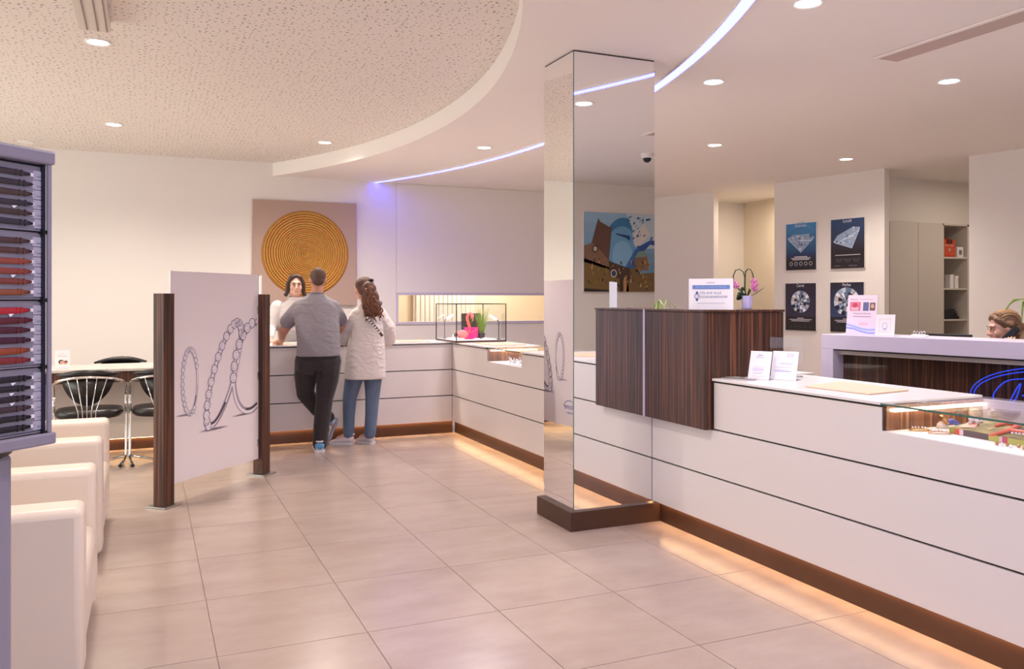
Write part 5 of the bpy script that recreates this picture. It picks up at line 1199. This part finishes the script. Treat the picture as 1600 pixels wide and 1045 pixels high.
MB().tube([(.062, -.14, 1.30), (.12, -.128, 1.23), (.185, -.118, 1.155), (.235, -.10, 1.085)], .013, 4).build('bag_strap', mat('brown_strap', '#5a4438', .5), t, False, 'all')
for k in range(7):
    u_ = .15+k*.11; q = Vector((.062, -.14, 1.30)).lerp(Vector((.235, -.103, 1.085)), u_); MB().ell(tuple(q+Vector((0, -.012, 0))), (.011, .005, .011), 8, 6).build('strap_stud', M['paper'], t, False, 'all')
j = MB().stations([(.07, .03, .90, .165, .115), (.07, .03, .78, .175, .125), (.07, .03, .74, .165, .115)])
j.chain([LL[0], (-.05, .05, .62), LL[1], (-.092, .05, .28), (-.094, .045, .105)], [.103, .088, .070, .060, .056]); j.chain([RL[0], (.145, .045, .62), RL[1], (.13, .045, .28), (.115, .03, .105)], [.103, .088, .072, .064, .060])
blob('jeans', j, cloth('blue_denim', '#5c6d86', 16, .010, .85), t, .010, 3)
pk = mat('pale_sneaker', '#ddd2d2', .6)
shoe(t, (-.045, .035, 0), (-.275, .085, 0), (0, 0, 1), .047, pk, sw); shoe(t, (.150, .02, 0), (-.015, .165, 0), (0, 0, 1), .047, pk, sw)
R, C_ = face_frame(HC, YW, .10)
hm = MB(); F = lambda p: tuple(R @ Vector(p)+C_)
hm.ell(F((0, .022, .036)), (.082, .096, .086), 20, 14, R); hm.ell(F((0, .075, .0)), (.075, .06, .075), 16, 10, R)
for s_ in (-1, 1): hm.ell(F((s_*.062, .03, -.01)), (.028, .05, .06), 12, 8, R)
for (x, y, z, r_, rz_) in ((.105, -.055, 1.545, .075, .08), (.118, -.075, 1.46, .090, .09), (.130, -.085, 1.385, .098, .085), (.142, -.09, 1.325, .085, .055)): hm.ell((x, y, z), (r_, r_*.62, rz_), 16, 10)
hair = blob('hair', hm, mat('curly_brown_hair', '#5f3c2c', .55, bump=(70, .9, .012), noise=(26, .45, 4, (1, 1, 1))), t, .010, 2)
rc = random.Random(21); cm = MB()
for k in range(95):
    a = rc.uniform(PI*.95, PI*2.1); x0 = .125+.088*math.cos(a)*rc.uniform(.5, 1.05); y0 = -.075+.058*math.sin(a); z0 = rc.uniform(1.40, 1.60); L_ = rc.uniform(.10, .19); ph = rc.uniform(0, 6.28); am = rc.uniform(.007, .013); fr = rc.uniform(55, 90)
    sx = 1-.55*max(0, (z0-1.45)/.15)
    pts = []
    for i in range(16):
        zz = z0-L_*i/15; dxs = (1.50-zz)*.16; pts.append((.125+(x0-.125)*sx*(1+.0*i)+dxs-.005+am*math.cos(ph+fr*(z0-zz)), y0-.012*(i/15)+am*math.sin(ph+fr*(z0-zz)), zz))
    cm.tube(pts, [.0045+.003*math.sin(PI*i/15) for i in range(16)], 5)
o = cm.build('curls', mat('curl_brown_hair', '#7a4c35', .5, noise=(40, .4, 3, (1, 1, 1))), hair, False, 'all'); o['kind'] = 'stuff'
MB().ell((.128, -.02, 1.638), (.026, .022, .018), 12, 8).build('hair_clip', M['blackp'], t, False, 'all')

# --- clerk behind the counter, facing the shop
t = thing('person', 'clerk with dark shoulder-length hair in a white shirt behind the back counter', 'person', (1.50, 9.42, 0), -math.atan2(1.50, 9.42))
HC = (.012, -.03, 1.605); YC_ = .13
SH_L, EL_L, WR_L = (-.180, .0, 1.365), (-.255, -.03, 1.115), (-.265, -.345, 1.03); SH_R, EL_R, WR_R = (.195, .0, 1.365), (.26, -.04, 1.115), (.13, -.355, 1.03)
b = MB(); ex = MB()
b.stations([(.0, .03, .86, .15, .10), (.0, .03, 1.05, .14, .095), (.005, .015, 1.25, .16, .10), (.008, .0, 1.38, .15, .08), (.01, .0, 1.44, .06, .055)])
head(b, HC, YC_, .03, 1.02); b.capsule((.01, .01, 1.42), (.012, -.005, 1.53), .056, .052)
b.chain([SH_L, EL_L, WR_L], [.052, .042, .03]); b.chain([SH_R, EL_R, WR_R], [.052, .042, .03])
for s_ in (-1, 1): b.chain([(s_*.09, .03, .88), (s_*.10, .0, .48), (s_*.10, .03, .09)], [.09, .06, .04]); b.capsule((s_*.10, .03, .06), (s_*.11, -.11, .045), .032, .028)
hand(b, ex, WR_L, (.35, -.8, -.3), (0, -.2, 1), -1, .3); hand(b, ex, WR_R, (-.35, -.8, -.3), (0, -.2, 1), 1, .3)
blob('body', b, mat('skin_pale', '#d6a893', .6), t, .0075, 2, ex)
face_parts(t, HC, YC_, .03, '#3a2822', k=1.02)
s = MB().stations([(.0, .03, .80, .185, .13), (.0, .03, .95, .175, .125), (.005, .02, 1.15, .185, .125), (.006, .01, 1.30, .195, .118), (.008, .0, 1.39, .165, .09), (.01, .0, 1.44, .085, .07), (.01, .0, 1.465, .066, .062)])
s.chain([SH_L, EL_L, tuple(Vector(EL_L).lerp(Vector(WR_L), .9))], [.075, .066, .050]); s.chain([SH_R, EL_R, tuple(Vector(EL_R).lerp(Vector(WR_R), .9))], [.075, .066, .050])
ws = cloth('white_shirt_cotton', '#d3ccc9', 10, .016, .8)
blob('shirt', s, ws, t, .010, 4)
MB().tube([(.010+.066*math.cos(a), .0+.062*math.sin(a)-.008, 1.468+.012*math.sin(a)) for a in [2*PI*i/24 for i in range(24)]], .014, 8, True).build('collar', ws, t, False, 'all')
j = MB().stations([(0, .03, .95, .165, .115), (0, .03, .80, .175, .125)])
for s_ in (-1, 1): j.chain([(s_*.09, .03, .86), (s_*.10, .0, .48), (s_*.10, .03, .08)], [.105, .075, .065])
blob('trousers', j, cloth('dark_trousers', '#25242b', 14, .01), t, .012, 3)
for s_ in (-1, 1): shoe(t, (s_*.10, .09, 0), (s_*.115, -.17, 0), (0, 0, 1), .048, M['blackp'], M['blackp'])
R, C_ = face_frame(HC, YC_, .03); F = lambda p: tuple(R @ Vector(p)+C_); hm = MB()
hm.ell(F((0, .028, .043)), (.084, .092, .083), 20, 14, R); hm.ell(F((0, .06, -.03)), (.078, .055, .09), 16, 10, R)
for s_ in (-1, 1):
    hm.capsule(F((s_*.045, -.06, .088)), F((s_*.083, -.022, .02)), .020, .022); hm.capsule(F((s_*.083, -.022, .02)), F((s_*.090, .0, -.08)), .022, .022); hm.capsule(F((s_*.090, .0, -.08)), F((s_*.100, .0, -.118)), .024, .014); hm.ell(F((s_*.108, -.004, -.105)), (.022, .018, .018), 10, 8, R)
    hm.capsule(F((s_*.01, -.055, .102)), F((s_*.05, -.058, .084)), .018, .018)
blob('hair', hm, mat('dark_brown_hair', '#3f2c25', .45, bump=(90, .5, .006)), t, .008, 2)

# --- woman on the phone behind the reception desk
pw = Vector((5.58, 3.99, 0)); t = thing('person', 'blonde woman on the phone, seated behind the reception desk', 'person', tuple(pw), -math.atan2(5.58, 3.99))
HC = (-.018, 0, 1.245); YP = math.radians(-70); PP = .16
b = MB(); ex = MB()
b.stations([(.03, .12, .47, .17, .15), (.03, .12, .62, .15, .11), (.03, .10, .82, .15, .10), (.025, .06, .97, .15, .09), (.015, .03, 1.05, .10, .07), (.01, .02, 1.09, .055, .05)])
head(b, HC, YP, PP, .97, True); b.capsule((.015, .02, 1.06), (.0, .01, 1.17), .048, .046)
SH_L, EL_L, WR_L = (-.03, -.10, 1.0), (-.10, -.215, .86), (.010, -.150, 1.105); SH_R, EL_R, WR_R = (.05, .20, 1.0), (-.12, .20, .82), (-.135, .03, 1.06)
b.chain([SH_L, EL_L, WR_L], [.046, .036, .026]); b.chain([SH_R, EL_R, WR_R], [.046, .036, .026])
hand(b, ex, WR_L, (.15, .30, .9), (-.2, -.9, .3), 1, .5, .85); hand(b, ex, WR_R, (.3, -.1, .9), (-.9, 0, .3), 1, .5, .85)
for y in (.02, .20): b.chain([(.03, y, .52), (-.34, y-.04, .50), (-.30, y-.04, .09)], [.085, .055, .038]); b.capsule((-.30, y-.04, .06), (-.42, y-.04, .045), .03, .026)
blob('body', b, skinL, t, .0075, 2, ex)
face_parts(t, HC, YP, PP, '#6b4c38', k=.97)
s = MB().stations([(.03, .12, .50, .185, .16), (.03, .12, .62, .165, .125), (.03, .10, .82, .165, .115), (.025, .06, .97, .165, .10), (.015, .035, 1.04, .11, .075)]); s.chain([SH_L, EL_L, (-.05, -.18, .98)], [.06, .05, .042]); s.chain([SH_R, EL_R, (-.13, .11, .95)], [.06, .05, .042])
blob('blouse', s, cloth('dark_blouse', '#34323c', 12, .012), t, .010, 3)
j = MB()
for y in (.02, .20): j.chain([(.03, y, .53), (-.34, y-.04, .51), (-.30, y-.04, .10)], [.095, .068, .05])
blob('trousers', j, cloth('dark_trousers_two', '#25242b', 14, .01), t, .012, 3)
for y in (-.02, .16): shoe(t, (-.26, y, 0), (-.49, y, 0), (0, 0, 1), .045, M['blackp'], M['blackp'])
R, C_ = face_frame(HC, YP, PP); F = lambda p: tuple(R @ (Vector(p)*.97)+C_); hm = MB()
hm.ell(F((0, .026, .040)), (.083, .094, .086), 20, 14, R); hm.ell(F((0, .085, -.01)), (.07, .05, .075), 16, 10, R); hm.ell(F((0, -.048, .092)), (.05, .03, .022), 12, 8, R)
for s_ in (-1, 1): hm.capsule(F((s_*.05, -.052, .075)), F((s_*.082, .03, .02)), .020, .024)
hm.chain([F((0.0, .11, -.03)), (.10, -.02, 1.13), (.115, -.01, 1.0)], [.055, .05, .03])
hr = blob('hair', hm, mat('blonde_hair', '#765840', .5, bump=(60, .6, .008), noise=(24, .35, 4, (1, 1, 6))), t, .008, 2)
rc = random.Random(31); cm = MB()
for k in range(46):
    y0 = rc.uniform(-.09, .09); a = math.asin(max(-1, min(1, y0/.1)))
    pts = []
    for i in range(9):
        u_ = i/8; th = math.radians(-40+150*u_); rad = .092+.002*rc.random()
        pts.append(F((y0*(1-.35*u_), -.0+.105*math.sin(th)*math.cos(a*.8)-.0+.02, .040+.094*math.cos(th)*math.cos(a*.9)+.002)))
    cm.tube(pts, [.002+.0022*math.sin(PI*i/8) for i in range(9)], 5)
o = cm.build('hair_strands', mat('blonde_strands', '#987654', .45), hr, False, 'all'); o['kind'] = 'stuff'
ph = thing('telephone', 'black telephone handset held to the ear of the seated woman', 'telephone', tuple(pw+Vector((0, 0, 1.2))), -math.atan2(5.58, 3.99))
dphv = Vector((.66, .02, .75)).normalized(); c0 = Vector((.012, -.108, -.012)); Rph = Matrix((dphv.cross(Vector((0, 1, 0))).normalized(), Vector((0, 1, 0)), dphv)).transposed()
MB().box(-.024, .024, -.011, .011, -.085, .085, None, Rph, c0).build('handset', M['blackp'], ph, False, False, .008, 3)
MB().box(-.018, .018, -.013, -.010, -.01, .05, None, Rph, c0).build('keypad', M['darkblue'], ph, False)
oc = thing('office_chair', 'dark office chair under the woman on the phone', 'chair', tuple(pw+Vector((0, 0, 0))), -math.atan2(5.58, 3.99))
MB().stations([(.03, .10, .375, .20, .20), (.03, .10, .39, .23, .23), (.03, .10, .415, .22, .22)], 24).build('seat', M['leatherB'], oc, False, 'all')
MB().box(.27, .32, -.08, .28, .50, .90).build('backrest', M['leatherB'], oc, False, False, .02); MB().tube([(.10, .10, .37), (.30, .10, .40), (.31, .10, .55)], .015, 8).build('back_arm', M['steel'], oc, False, 'all')
MB().tube([(.03, .10, .05), (.03, .10, .376)], .025, 12).build('column', M['steel'], oc, False, 'all')
for k in range(5):
    a = 2*PI*k/5; MB().tube([(.03, .10, .06), (.03+.26*math.cos(a), .10+.26*math.sin(a), .045)], .016, 8).build('leg', M['steel'], oc, False, 'all'); MB().ell((.03+.26*math.cos(a), .10+.26*math.sin(a), .025), (.025, .025, .025), 10, 8).build('castor', M['blackp'], oc, False, 'all')
